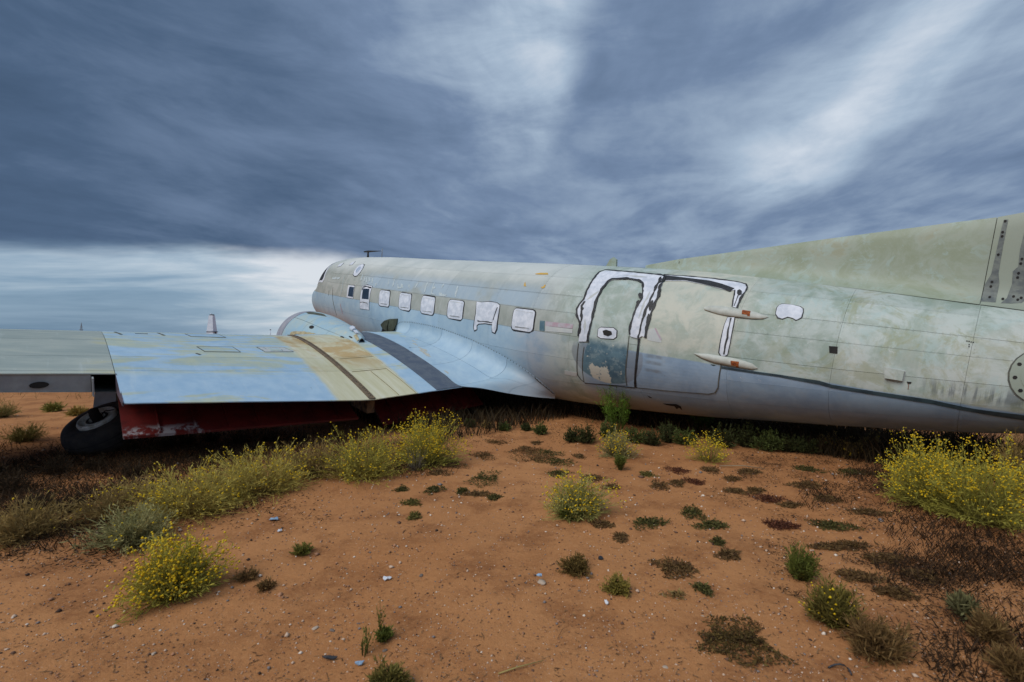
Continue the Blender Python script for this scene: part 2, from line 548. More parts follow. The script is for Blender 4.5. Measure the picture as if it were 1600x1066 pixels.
def wing_paint():
    m, t = material('wing_paint', 0.45, spec=0.4)
    x, y, z = paint_base(t)
    P = t.comb(x, y, z)
    sp = t.comb(t.m('MULTIPLY', x, 2.2), t.m('MULTIPLY', y, 0.55), 0.0)
    n1_ = t.noise(sp, 1.6, 8.0, 0.65, 0.5)
    n2_ = t.noise(P, 5.0, 7.0, 0.65)
    ch = t.noise(t.comb(t.m('MULTIPLY', x, 0.9), t.m('MULTIPLY', y, 9.0), 3.0), 1.0, 6.0, 0.65)
    blue = t.mix(t.sm(n2_, 0.3, 0.7), srgb(152, 184, 210), srgb(170, 197, 218))
    stain = t.m('MULTIPLY', t.sm(n1_, 0.44, 0.56), t.sm(x, 9.65, 9.3))
    stain2 = t.m('MULTIPLY', t.sm(n1_, 0.55, 0.62), t.sm(x, 9.9, 10.1))
    c = t.mix(t.m('MULTIPLY', t.m('ADD', stain, stain2, clamp=True), 0.72), blue, t.mix(t.sm(n2_, 0.35, 0.65), srgb(176, 184, 160), srgb(190, 190, 145)))
    # bleached cream belt behind the nacelle
    cream = t.mix(t.sm(ch, 0.3, 0.7), srgb(192, 188, 152), srgb(208, 205, 180))
    cream = t.mix(t.m('MULTIPLY', t.sm(t.noise(P, 1.7, 7.0, 0.65, 0.6), 0.45, 0.62), t.sm(x, 9.6, 8.6)), cream, srgb(184, 158, 108))
    wb = t.m('MULTIPLY', t.m('SUBTRACT', n2_, 0.5), 0.08)
    yy = t.m('ADD', y, t.m('ADD', wb, t.m('MULTIPLY', t.m('SUBTRACT', x, 10.25), -0.04)))
    inner = t.m('MULTIPLY', t.sm(yy, 2.86, 2.95), t.sm(yy, 4.22, 4.12))
    c = t.mix(t.m('MULTIPLY', inner, t.sm(x, 6.6, 7.4)), c, cream)
    # grey green outer panel
    grey = t.mix(t.sm(n1_, 0.35, 0.65), srgb(148, 160, 156), srgb(172, 180, 172))
    grey = t.mix(t.m('MULTIPLY', t.sm(n1_, 0.55, 0.66), 0.6), grey, srgb(180, 178, 138))
    c = t.mix(t.sm(y, 6.412, 6.418), c, grey)
    c = t.mix(t.m('MULTIPLY', t.sm(n2_, 0.30, 0.2), 0.5), c, srgb(110, 110, 96))
    chip = t.noise(P, 6.0, 12.0, 0.78, 0.4)
    c = t.mix(t.m('MULTIPLY', t.sm(chip, 0.62, 0.64), 0.5), c, srgb(196, 200, 192))
    c = t.mix(t.m('MULTIPLY', t.sm(chip, 0.35, 0.335), 0.45), c, srgb(118, 122, 112))
    c = t.mix(t.m('MULTIPLY', t.sm(ch, 0.56, 0.72), 0.22), c, srgb(206, 216, 220))
    rnd = t.n('ShaderNodeObjectInfo').outputs['Random']
    c = t.mix(1.0, c, t.mix(rnd, (.92, .93, .92), (1.04, 1.03, 1.02)), 'MULTIPLY')
    t.put(t.bs.inputs['Base Color'], c)
    bump(t, t.m('ADD', n2_, t.m('MULTIPLY', t.noise(P, 1.8, 4.0), 2.0)), 0.14, 0.012)
    return m


def fin_paint():
    m, t = material('fin_paint', 0.5, spec=0.35)
    x, y, z = paint_base(t)
    P = t.comb(x, y, z)
    nb = t.noise(P, 2.2, 10.0, 0.72, 0.7)
    nc = t.noise(t.comb(x, 3.0, z), 4.0, 10.0, 0.74, 0.8)
    c = t.mix(t.sm(nb, 0.38, 0.62), srgb(142, 153, 132), srgb(158, 170, 158))
    c = t.mix(t.m('MULTIPLY', t.sm(nb, 0.53, 0.66), 0.5), c, srgb(146, 142, 108))
    c = t.mix(t.m('MULTIPLY', t.sm(nc, 0.53, 0.60), 0.5), c, srgb(160, 182, 178))
    c = t.mix(t.sm(x, 15.9, 16.3), c, srgb(146, 156, 144))
    t.put(t.bs.inputs['Base Color'], c)
    bump(t, nc, 0.08, 0.01)
    return m


M_FUS = fuselage_paint()
M_DOOR = fuselage_paint(True)
M_WING = wing_paint()
M_FIN = fin_paint()
M_DARK = simple_mat('dark_interior', srgb(26, 26, 28), srgb(40, 38, 36), 6, 0.9)
M_BLACK = simple_mat('black_sealant', srgb(18, 19, 22), srgb(40, 42, 46), 20, 0.55, 0, 0.4, 90)
M_WHITE = simple_mat('white_sealant', srgb(218, 223, 233), srgb(190, 198, 211), 9, 0.6, 0, 0.25, 45)
M_GLASS = simple_mat('dark_glass', srgb(38, 50, 66), srgb(52, 66, 84), 3, 0.12)
M_SEAM = simple_mat('seam_dirt', srgb(74, 76, 72), srgb(96, 96, 88), 10, 0.8)
M_TEAL = simple_mat('faded_teal', srgb(72, 104, 120), srgb(108, 134, 142), 5, 0.6, 0, 0.1)
M_TEALD = simple_mat('dark_teal_stripe', srgb(30, 48, 58), srgb(52, 72, 80), 7, 0.55)
M_PEEL = simple_mat('bare_primer', srgb(186, 184, 172), srgb(170, 172, 166), 14, 0.7)
M_RUST = simple_mat('rust', srgb(168, 92, 38), srgb(108, 54, 28), 40, 0.9, 0, 0.4, 120)
M_GREYS = simple_mat('grey_smudge', srgb(120, 126, 134), srgb(146, 146, 144), 6, 0.6)
M_PINK = simple_mat('faded_red', srgb(172, 146, 158), srgb(176, 172, 180), 14, 0.6)
M_PALE = simple_mat('pale_patch', srgb(188, 192, 190), srgb(178, 184, 186), 9, 0.6)
M_GHOST = simple_mat('ghost_lettering', srgb(190, 202, 206), srgb(166, 180, 184), 22, 0.6)
M_YEL = simple_mat('yellow_stencil', srgb(206, 158, 56), srgb(190, 160, 84), 20, 0.6)
M_METAL = simple_mat('worn_metal', srgb(150, 152, 150), srgb(108, 110, 110), 12, 0.45, 0.4)
M_OLIVE = simple_mat('olive_primer', srgb(82, 88, 72), srgb(62, 66, 54), 9, 0.7)
M_RED = None


def red_flap():
    m, t = material('red_flap_paint', 0.5, spec=0.4)
    x, y, z = paint_base(t)
    P = t.comb(x, y, z)
    n_ = t.noise(t.comb(t.m('MULTIPLY', x, 3.0), t.m('MULTIPLY', y, 2.0), z), 2.2, 8.0, 0.7)
    c = t.mix(t.sm(n_, 0.35, 0.7), srgb(104, 26, 22), srgb(70, 20, 18))
    fl = t.m('MULTIPLY', t.sm(n_, 0.48, 0.56), t.m('MULTIPLY', t.sm(y, 5.55, 5.7), t.sm(x, 9.86, 9.95)))
    c = t.mix(t.m('MULTIPLY', fl, 0.65), c, srgb(176, 172, 174))
    t.put(t.bs.inputs['Base Color'], c)
    return m


M_RED = red_flap()

FT = {
    'frame_white':[(11.913,86.0),(11.911,80.56),(11.887,74.23),(11.794,68.97),(11.745,64.24),(11.76,60.03),(11.801,56.62),(11.778,47.91),(11.747,37.46),(11.733,27.21),(11.779,23.25),(12.106,23.88),(12.463,25.04),(12.773,25.96),(12.849,27.77),(12.917,39.31),(12.946,52.51),(12.954,62.52),(12.962,73.34),(12.964,77.65),(12.913,77.07),(12.863,78.89),(12.76,78.32),(12.725,77.21),(12.711,74.64),(12.713,66.51),(12.708,58.84),(12.726,52.48),(12.683,44.49),(12.6,37.32),(12.507,34.65),(12.291,33.22),(12.066,35.68),(12.036,38.05),(12.012,44.98),(12.021,54.56),(12.061,66.76),(12.075,77.89),(12.072,85.12)],
    'fl_outer':[(11.895,82.47),(11.902,78.78),(11.895,74.19),(11.794,68.97),(11.74,64.26),(11.76,60.03),(11.795,56.1),(11.771,47.31),(11.737,36.7),(11.718,26.13),(11.764,22.22),(12.093,22.91),(12.453,24.15),(12.766,25.33),(12.841,26.58)],
    'fl_inner':[(12.072,85.12),(12.075,77.89),(12.061,66.76),(12.021,54.56),(12.012,44.98),(12.032,37.76),(12.06,35.21),(12.285,32.72),(12.503,34.34),(12.596,36.58),(12.689,44.46),(12.73,52.47),(12.711,58.82),(12.717,66.49),(12.715,74.62),(12.725,77.21)],
    'fl_right1':[(12.809,28.44),(12.859,44.87),(12.865,57.08),(12.87,67.58),(12.871,78.59)],
    'fl_right2':[(12.849,27.77),(12.947,48.03),(12.955,58.64),(12.957,68.95),(12.967,77.81)],
    'fl_hingeblack':[(11.823,57.62),(11.824,62.87),(11.877,67.61),(11.893,73.26),(11.906,80.59)],
    'door_panel':[(12.084,85.05),(12.082,77.86),(12.07,66.72),(12.033,54.74),(12.023,45.19),(12.052,38.59),(12.08,36.1),(12.297,33.71),(12.505,35.31),(12.597,37.64),(12.675,44.53),(12.716,52.31),(12.698,58.68),(12.704,66.37),(12.703,74.51),(12.719,78.11),(12.726,84.97),(12.689,118.01),(12.332,119.87),(11.946,121.42),(12.022,95.34),(12.048,88.84)],
    'door_seam_r':[(12.873,79.01),(12.885,85.77),(12.878,100.27),(12.825,118.95)],
    'door_seam_r2':[(12.719,78.11),(12.736,90.1),(12.693,117.98)],
    'door_seam_l':[(12.013,89.04),(11.951,120.67)],
    'door_seam_l2':[(11.907,87.12),(11.897,96.22),(11.862,114.05),(11.903,118.32),(11.951,120.67)],
    'door_seam_b':[(11.957,121.61),(12.331,120.17),(12.817,119.44)],
    'teal':[(12.098,85.87),(12.205,83.5),(12.315,82.9),(12.432,79.62),(12.555,78.53),(12.714,77.09),(12.73,84.95),(12.735,95.68),(12.722,105.61),(12.59,109.43),(12.409,112.09),(12.232,111.2),(12.097,109.76),(12.019,106.14),(12.034,97.47),(12.062,89.66)],
    'peel':[(12.159,105.7),(12.204,103.61),(12.252,104.77),(12.34,103.78),(12.407,102.69),(12.438,104.21),(12.391,106.34),(12.429,109.08),(12.397,112.44),(12.294,112.99),(12.184,111.56),(12.124,110.17)],
    'handle':[(12.214,75.83),(12.252,74.73),(12.458,74.15),(12.515,75.65),(12.528,79.55),(12.492,81.06),(12.287,81.72),(12.227,80.7)],
    'handle_in':[(12.293,76.78),(12.347,75.79),(12.438,76.49),(12.459,78.42),(12.401,79.96),(12.325,79.3)],
    'roundel_l':[(11.885,87.97),(12.001,89.11),(12.008,105.63),(11.897,102.96),(11.815,96.8),(11.775,92.15)],
    'roundel_r':[(12.902,83.97),(12.962,84.47),(12.969,90.49),(12.928,98.73),(12.884,100.22),(12.888,89.16)],
    'steps1':[(13.029,87.46),(13.216,87.17),(13.212,89.29),(13.035,89.54)],
    'steps2':[(13.04,92.72),(13.227,92.87),(13.221,95.77),(13.043,95.52)],
    'steps3':[(13.044,100.12),(13.232,100.92),(13.212,104.08),(13.043,103.07)],
    'pinkbar':[(12.958,72.49),(13.074,71.0),(13.189,77.27),(13.199,79.74),(13.0,79.17)],
    'pinkbar_l':[(11.199,75.4),(11.75,74.73),(11.752,77.91),(11.219,78.6)],
    'whitebar_l':[(11.219,78.6),(11.754,78.28),(11.768,80.98),(11.239,82.42)],
    'bluebar_l':[(11.083,75.27),(11.186,75.19),(11.22,82.51),(11.113,82.4)],
    'patchbar':[(11.626,111.56),(11.86,112.0),(11.834,116.02),(11.606,115.67)],
    'top_white':[(12.827,24.24),(13.206,24.44),(13.565,25.52),(13.834,26.75),(13.974,28.93),(14.008,31.85),(14.018,36.78),(14.009,43.59),(14.012,51.45),(13.949,50.89),(13.912,40.79),(13.887,36.51),(13.819,37.98),(13.549,34.17),(13.171,30.45),(12.907,32.12)],
    'top_black':[(12.795,24.92),(13.136,26.65),(13.503,28.36),(13.691,31.21),(13.873,34.96),(13.839,38.6),(13.711,36.11),(13.456,33.04),(13.166,29.97),(12.866,31.86)],
    'tl_top':[(12.793,23.8),(13.203,24.03),(13.562,25.14),(13.832,26.4),(13.971,28.6),(14.008,31.85),(14.018,36.78),(14.009,43.59),(14.012,51.45)],
    'tl_in':[(13.887,36.51),(13.908,40.83),(13.949,50.89)],
    'tl_mid':[(13.957,37.94),(13.965,45.03),(13.968,50.26)],
    'knob':[(13.92,36.92),(13.942,35.65),(13.976,37.12),(13.993,40.18),(13.972,41.31),(13.938,39.99)],
    'low_white':[(13.944,58.89),(14.019,58.4),(14.031,63.52),(14.045,74.76),(14.042,81.9),(14.013,83.0),(13.977,83.08),(13.949,81.41),(13.942,75.41),(13.934,64.13)],
    'low_line':[(13.982,59.09),(14.003,71.87),(14.004,81.98)],
    'fair1':[(13.61,53.71),(13.692,51.64),(13.831,51.36),(14.059,52.01),(14.237,53.08),(14.387,55.63),(14.316,57.84),(14.207,58.23),(13.948,58.32),(13.758,57.06),(13.638,55.45)],
    'rust1':[(14.089,53.34),(14.182,53.46),(14.193,57.07),(14.166,57.07),(14.158,56.4),(14.101,56.42)],
    'fair2':[(13.637,83.68),(13.819,82.86),(14.058,83.32),(14.202,83.91),(14.33,85.33),(14.397,87.76),(14.339,89.07),(14.159,88.77),(13.924,88.04),(13.768,86.43)],
    'rust2':[(14.102,85.18),(14.194,85.18),(14.195,88.68),(14.17,88.7),(14.165,87.97),(14.113,87.78)],
    'rearwin':[(14.438,48.34),(14.447,46.2),(14.474,44.91),(14.571,44.63),(14.659,45.59),(14.695,46.96),(14.708,49.18),(14.708,53.5),(14.683,55.06),(14.667,55.64),(14.631,54.56),(14.577,54.04),(14.527,55.79),(14.485,55.19),(14.448,52.86)],
    'reardoor_seam':[(12.831,118.95),(13.295,118.35),(13.84,116.86),(13.921,114.53),(13.964,108.87),(13.985,91.68),(13.985,86.75)],
    'hole_sq':[(15.035,69.92),(15.112,69.73),(15.123,73.97),(15.051,73.92)],
    'vent':[(15.534,78.87),(15.693,80.07),(15.69,85.87),(15.555,85.27)],
    'tear':[(15.721,86.04),(15.759,86.01),(15.753,87.03),(15.731,87.34)],
    'stripe_u':[(13.774,88.48),(14.002,89.37),(14.217,89.75),(14.617,90.0),(15.004,91.37),(15.121,93.89),(15.637,97.57),(15.913,99.76),(16.219,106.48),(16.513,109.94),(16.786,116.1)],
    'stripe_l':[(13.776,89.32),(14.004,90.86),(14.22,91.45),(14.62,92.13),(15.008,95.1),(15.125,97.11),(15.641,101.57),(15.934,104.58),(16.223,110.98),(16.52,117.63),(16.798,127.51)],
    'bellyhole':[(13.15,136.35),(13.353,134.84),(13.401,137.74),(13.377,144.85),(13.36,140.46),(13.305,144.01),(13.305,138.93),(13.206,138.02)],
    'slit':[(12.974,126.95),(13.029,129.4),(12.989,129.33)],
    'roundwin':[(3.925,54.18),(3.823,49.92),(3.748,43.27),(3.756,37.15),(3.872,35.44),(4.003,36.82),(4.153,42.63),(4.211,49.78),(4.18,54.72),(4.054,55.82)],
    'topwin1':[(2.45,43.08),(2.418,36.05),(2.543,33.24),(2.607,40.78)],
    'topwin2':[(3.084,38.16),(3.039,32.3),(3.152,29.36),(3.272,37.32)],
    'cockwin':[(3.955,68.03),(4.336,67.77),(4.426,82.79),(4.031,82.61)],
    'cockglass':[(4.06,69.84),(4.333,69.55),(4.409,80.79),(4.11,80.93)],
    'doorwin':[(4.782,66.95),(4.989,65.2),(5.285,65.44),(5.372,91.58),(4.877,92.05)],
    'doorglass':[(4.872,69.71),(5.198,69.12),(5.304,80.52),(4.934,81.04)],
    'doorarch':[(4.84,71.51),(4.843,68.08),(4.98,66.8),(5.268,67.63)],
    'lower_arc':[(4.861,85.3),(4.997,84.4),(5.236,84.7),(5.282,86.08)],
    'windshield':[(2.242,67.79),(2.145,52.74),(2.181,48.64),(2.548,61.25),(2.576,69.63)],
    'ws_frame':[(2.048,46.43),(2.318,49.19),(2.63,64.42),(2.655,70.09)],
    'w4_white':[(9.421,67.21),(9.553,67.48),(9.773,66.1),(9.972,66.27),(10.065,67.98),(10.095,74.13),(10.11,86.44),(10.075,89.7),(10.015,89.16),(9.991,86.21),(9.994,83.53),(9.797,83.66),(9.614,85.04),(9.572,86.62),(9.581,89.77),(9.518,90.78),(9.498,88.85),(9.5,76.83)],
    'w4_pane':[(9.513,69.61),(9.901,69.43),(10.025,69.84),(9.988,82.24),(9.588,82.89)],
    'yel1':[(10.379,45.66),(10.384,44.65),(10.446,47.8),(10.477,48.89),(10.413,48.85)],
    'yel2':[(10.804,48.3),(10.854,47.66),(10.857,45.8),(10.879,45.72),(10.897,48.57),(10.862,49.59)],
    'yel3':[(10.432,33.71),(10.528,31.99),(10.693,31.34),(10.746,33.8),(10.592,34.4),(10.467,34.49)],
    'ghost0':[(4.428,52.07),(4.55,60.79)],
    'ghost1':[(4.632,54.2),(4.752,61.18)],
    'ghost2':[(4.74,54.43),(4.896,62.61)],
    'ghost3':[(4.858,55.12),(5.045,60.35)],
    'ghost4':[(5.084,55.49),(5.21,62.59)],
    'ghost5':[(5.388,61.16),(5.436,65.4)],
    'ghost6':[(5.915,54.96),(6.014,62.73)],
    'ghost7':[(6.144,53.81),(6.252,63.67)],
    'ghost8':[(6.393,59.85),(6.515,63.67),(6.667,62.38)],
    'ghost9':[(6.529,58.58),(6.711,63.06)],
    'ghost10':[(6.871,58.4),(6.988,62.98)],
    'ghost11':[(7.198,53.95),(7.186,62.35)],
    'ghost12':[(7.542,53.35),(7.626,65.51)],
    'ghost13':[(7.796,53.01),(7.883,65.37),(8.045,65.53)],
    'ghost14':[(7.826,58.7),(7.94,59.11)],
    'ghost15':[(8.149,53.61),(8.162,58.39)],
    'ghost16':[(8.148,63.71),(8.281,65.77),(8.429,64.74)],
    'ghost17':[(8.635,54.48),(8.746,65.83)],
    'nose_lines1':[(2.709,77.49),(2.734,84.36)],
    'nose_line2':[(2.937,73.14),(3.049,85.29),(3.183,98.83),(3.242,108.79)],
    'nose_line3':[(3.638,91.27),(3.716,103.92)],
    'nose_line4':[(3.4,57.49),(3.599,73.03),(3.61,83.56)],
    'nose_bar':[(2.635,61.31),(3.172,60.27)],
    'ring':[(16.387,74.47)],
    'letters':[(16.087,57.33),(16.127,57.68)],
    'ant':[(2.963,20.27),(3.625,3.95),(11.546,1.9)],
}

HOLE = [(5.706, 118.89), (5.987, 108.65), (5.933, 104.67), (6.156, 99.35), (6.409, 96.43), (6.76, 94.42), (6.715, 99.81), (6.551, 106.75), (6.245, 114.76)]
HOLE2 = [(5.76, 117.7), (6.02, 108.45), (6.127, 109.99), (6.163, 114.19), (5.969, 116.64)]
HOLES1 = [(6.375, 97.59), (6.239, 105.08), (6.196, 113.96)]
HOLER = [(5.933, 104.67), (5.987, 108.65), (5.723, 117.96)]

# ---- body core and skin panels
fuselage = mesh_obj('fuselage', *(lambda us, vs: grid_mesh(lambda a, b, o: fus(a, b, -0.012), us, vs))(seq(0, 19.8, 0.15), seq(0, 360, 6)), M_SEAM, plane, True)
fuselage['label'] = 'long tapering fuselage with olive top and blue lower side'

nosev, nosef = grid_mesh(lambda a, b, o: fus(a, b, 0.0), [0, .02, .05, .09, .14, .2, .28] + seq(.36, 2.4, .04), seq(0, 360, 4))
mesh_obj('nose_skin', nosev, nosef, M_FUS, fuselage, True)
PHB = [0, 35.8, 53.7, 67.0, 83.0, 101.0, 124.0, 152.0, 180.0]
XB = [2.4, 3.62, 5.5, 6.9, 8.35, 9.9, 10.86, 11.72, 12.9, 14.06, 15.1, 16.13, 17.2, 18.4, 19.75]
GAP = 0.0011
for i in range(len(XB) - 1):
    for j in range(len(PHB) - 1):
        x0, x1, p0, p1 = XB[i] + GAP, XB[i + 1] - GAP, PHB[j] + 0.09, PHB[j + 1] - 0.09
        lift = 0.0012 * (j % 2) + .0004 * (i % 2)
        vv, ff = grid_mesh(lambda a, b, o: fus(a, b, lift + oilcan(a, b) + o), seq(x0, x1, 0.1), seq(p0, p1, 2.6), 0.010)
        mesh_obj('skin_panel', vv, ff, M_FUS, fuselage, True)
sv, sf = grid_mesh(lambda a, b, o: fus(a, b, 0.002), seq(2.4, 19.75, 0.15), seq(180.2, 359.8, 5))
mesh_obj('starboard_skin', sv, sf, M_FUS, fuselage, True)


# ---- patches and strokes laid on the skin
def skin_patch(name, poly, off, mat, parent, thick=0.004, step=(0.12, 3.0), surf=fus):
    """polygon in skin coordinates, cut fine enough to follow the curve, raised by off"""
    n_ = len(poly)
    if sum(poly[k][0] * poly[(k + 1) % n_][1] - poly[(k + 1) % n_][0] * poly[k][1] for k in range(n_)) < 0:
        poly = list(reversed(poly))
    sc_ = 0.02
    cv, ce, cf, _a, _b, _c = delaunay_2d_cdt([Vector((p[0], p[1] * sc_)) for p in poly], [], [list(range(n_))], 1, 1e-6)
    bm = bmesh.new()
    vs = [bm.verts.new((q[0], q[1], 0)) for q in cv]
    for f_ in cf:
        bm.faces.new([vs[q] for q in f_])
    xs = [p[0] for p in poly]
    ps = [p[1] * 0.02 for p in poly]
    for lo, hi, st, no in ((min(xs), max(xs), step[0], (1, 0, 0)), (min(ps), max(ps), step[1] * 0.02, (0, 1, 0))):
        k = lo + st
        while k < hi:
            bmesh.ops.bisect_plane(bm, geom=bm.verts[:] + bm.edges[:] + bm.faces[:], plane_co=(k if no[0] else 0, k if no[1] else 0, 0), plane_no=no, dist=1e-5)
            k += st
    bm.verts.ensure_lookup_table()
    bm.verts.index_update()
    uv = [(vv.co.x, vv.co.y / 0.02) for vv in bm.verts]
    V = [L(surf(a, b, off)) for a, b in uv]
    F = [tuple(vv.index for vv in ff.verts) for ff in bm.faces]
    for e in bm.edges:
        if len(e.link_faces) == 1:
            lp = e.link_faces[0].loops
            a, b = None, None
            for l_ in lp:
                if l_.edge == e:
                    a, b = l_.vert.index, l_.link_loop_next.vert.index
            n = len(V)
            V += [L(surf(*uv[a], off - thick)), L(surf(*uv[b], off - thick))]
            F.append((b, a, n, n + 1))
    bm.free()
    return mesh_obj(name, V, F, mat, parent, False)


def skin_stroke(name, pts, width, off, mat, parent, jitter=0.0, seed=0, taper=False, surf=fus, ds=0.05, pscale=0.0218):
    """ribbon along skin coordinates; width in metres, edges ragged by jitter"""
    r = random.Random(seed)
    P = []
    for k in range(len(pts) - 1):
        (xa, pa), (xb, pb) = pts[k], pts[k + 1]
        d = math.hypot(xb - xa, (pb - pa) * pscale)
        n = max(1, int(d / ds))
        P += [(xa + (xb - xa) * i / n, pa + (pb - pa) * i / n) for i in range(n)]
    P.append(pts[-1])
    V, F = [], []
    n = len(P)
    for k, (a, b) in enumerate(P):
        a0, b0 = P[max(k - 1, 0)]
        a1, b1 = P[min(k + 1, n - 1)]
        tx, ty = a1 - a0, (b1 - b0) * pscale
        l = math.hypot(tx, ty) or 1
        nx, ny = -ty / l, tx / l
        q_ = a * 9.0 + b * pscale * 9.0
        wd = width * 0.5 * max(.2, 1 + jitter * (1.7 * mnoise.noise(Vector((q_, seed * 3.1, 0))) + .25 * r.uniform(-1, 1)))
        wd2 = width * 0.5 * max(.2, 1 + jitter * (1.7 * mnoise.noise(Vector((q_, seed * 3.1, 5))) + .25 * r.uniform(-1, 1)))
        if taper:
            e = min(k, n - 1 - k) / max(1, n * 0.25)
            wd *= min(1, .25 + e)
            wd2 *= min(1, .25 + e)
        for s_, o_ in ((-wd, off - .005), (-wd, off), (wd2, off), (wd2, off - .005)):
            V.append(L(surf(a + nx * s_, b + ny * s_ / pscale, o_)))
    for k in range(n - 1):
        for q in range(3):
            F.append((k * 4 + q, k * 4 + q + 1, k * 4 + q + 5, k * 4 + q + 4))
    return mesh_obj(name, V, F, mat, parent, False)


def round_poly(x0, x1, p0, p1, r, lean=0.0, seed=0, jit=0.004):
    """rounded rectangle in skin coordinates (r in metres), slightly hand made"""
    rr = random.Random(seed)
    out = []
    for cx, cp, a0 in ((x1 - r, p0 + r / .0218, -90), (x1 - r, p1 - r / .0218, 0), (x0 + r, p1 - r / .0218, 90), (x0 + r, p0 + r / .0218, 180)):
        for k in range(4):
            a = R_(a0 + k * 30)
            px_, pp = cx + r * math.cos(a), cp + r * math.sin(a) / .0218
            out.append((px_ + lean * (pp - p0) / (p1 - p0) + rr.uniform(-jit, jit), pp + rr.uniform(-jit, jit) / .0218))
    return out


def grow(poly, d, seed=0, jit=0.0):
    """polygon pushed outward by d metres with ragged edge"""
    rr = random.Random(seed)
    n = len(poly)
    area = sum(poly[k][0] * poly[(k + 1) % n][1] - poly[(k + 1) % n][0] * poly[k][1] for k in range(n))
    sg = 1 if area > 0 else -1
    out = []
    for k in range(n):
        a, b = poly[k - 1], poly[(k + 1) % n]
        tx, ty = b[0] - a[0], (b[1] - a[1]) * .0218
        l = math.hypot(tx, ty) or 1
        dd = d * (1 + jit * rr.uniform(-1, 1))
        out.append((poly[k][0] + ty / l * dd * sg, poly[k][1] - tx / l * dd * sg / .0218))
    return out


# ---- cabin windows sealed with white skin and a black bead
WLAB = {0: 'foremost white sealed cabin window', 5: 'rearmost white sealed cabin window'}
for k, (xc, lean) in enumerate(((6.0, .10), (6.94, .09), (7.86, .07), (8.83, .06), (None, 0), (10.70, .03))):
    if xc is None:
        poly = FT['w4_white']
    else:
        poly = round_poly(xc - .25, xc + .24, 68.4, 84.6, .07, lean, k)
    win = skin_patch('window', grow(poly, .018, k, .55), .007, M_BLACK, plane, .008)
    if k in WLAB:
        win['label'] = WLAB[k]
    if xc is None:
        win['label'] = 'sealed cabin window with two tails of sealant hanging below it'
    skin_patch('sealant_cover', poly, .012, M_WHITE, win, .006)
    if xc is None:
        skin_patch('pane_cover', FT['w4_pane'], .016, M_WHITE, win, .005)
        skin_stroke('sealant_crack', [FT['w4_pane'][3], FT['w4_pane'][4]], .016, .018, M_BLACK, win, .8, k)
        skin_stroke('sealant_crack', [(10.03, 69.8), (10.0, 80.0)], .013, .018, M_BLACK, win, .8, k + 9)
    else:
        inner = [(xc + (a - xc) * .84, 76.5 + (b - 76.5) * .82) for a, b in poly]
        skin_patch('pane_cover', inner, .015, M_WHITE, win, .004)
        skin_stroke('sealant_crack', [(xc - .16 + lean, 82.6), (xc + .16 + lean, 82.2)], .010, .017, M_SEAM, win, .9, k)
        skin_stroke('sealant_crack', [(xc - .2, 70.3), (xc + .2, 70.5)], .006, .017, M_PALE, win, .9, k + 40)

# ---- cockpit end
cw = skin_patch('cockpit_window', grow(FT['cockwin'], .012, 1, .4), .006, M_BLACK, plane, .007)
skin_patch('frame', FT['cockwin'], .010, M_WHITE, cw)
skin_patch('glass', FT['cockglass'], .013, M_GLASS, cw)
dw = skin_patch('crew_window', grow(FT['doorwin'], .014, 2, .5), .006, M_BLACK, plane, .007)
dw['label'] = 'tall white sealed crew window with dark glass in its upper half'
skin_patch('frame', FT['doorwin'], .010, M_WHITE, dw)
skin_patch('glass', FT['doorglass'], .013, M_GLASS, dw)
skin_stroke('sealant_crack', FT['doorarch'], .03, .015, M_BLACK, dw, .5, 3)
skin_stroke('sealant_crack', FT['lower_arc'], .014, .014, M_SEAM, dw, .6, 4)
rw = skin_patch('round_window', grow(FT['roundwin'], .016, 5, .5), .006, M_BLACK, plane, .007)
skin_patch('sealant_cover', FT['roundwin'], .011, M_WHITE, rw)
rwc = (sum(p[0] for p in FT['roundwin']) / 10, sum(p[1] for p in FT['roundwin']) / 10)
skin_patch('glass', [(rwc[0] + (a - rwc[0]) * .5, rwc[1] + (b - rwc[1]) * .5) for a, b in FT['roundwin']], .014, simple_mat('pale_glass', srgb(150, 170, 196), srgb(190, 200, 214), 6, .2), rw)
for nm in ('topwin1', 'topwin2'):
    tw = skin_patch('roof_window', grow(FT[nm], .010, 6, .4), .006, M_BLACK, plane, .007)
    skin_patch('sealant_cover', FT[nm], .010, M_WHITE, tw)
for sgn in (1, -1):
    ws = skin_patch('windshield', [(1.42, sgn * 3), (1.76, sgn * 3), (1.86, sgn * 40), (2.10, sgn * 66), (2.04, sgn * 71), (1.58, sgn * 71), (1.46, sgn * 40)], .008, M_WHITE, plane, .008, (.05, 3))
    skin_patch('glass', [(1.45, sgn * 6), (1.71, sgn * 6), (1.80, sgn * 40), (2.01, sgn * 64), (1.96, sgn * 68), (1.60, sgn * 68), (1.49, sgn * 40)], .013, M_BLACK, ws, .005, (.05, 3))
for nm in ('nose_lines1', 'nose_line2', 'nose_line4'):
    skin_stroke('panel_line', FT[nm], .012, .0065, M_SEAM if nm != 'nose_line4' else M_GHOST, fuselage, .4, 8)
skin_stroke('red_mark', FT['nose_line3'], .035, .0065, M_PINK, fuselage, .5, 9)
skin_stroke('paint_mark', FT['nose_bar'], .05, .0065, M_GHOST, fuselage, .6, 10)
for k in range(18):
    skin_stroke('faded_lettering', FT['ghost%d' % k], .045, .0062, M_GHOST, fuselage, .7, 20 + k, True)
for nm in ('yel1', 'yel2', 'yel3'):
    skin_patch('yellow_stencil', FT[nm], .0062, M_YEL, fuselage, .003)

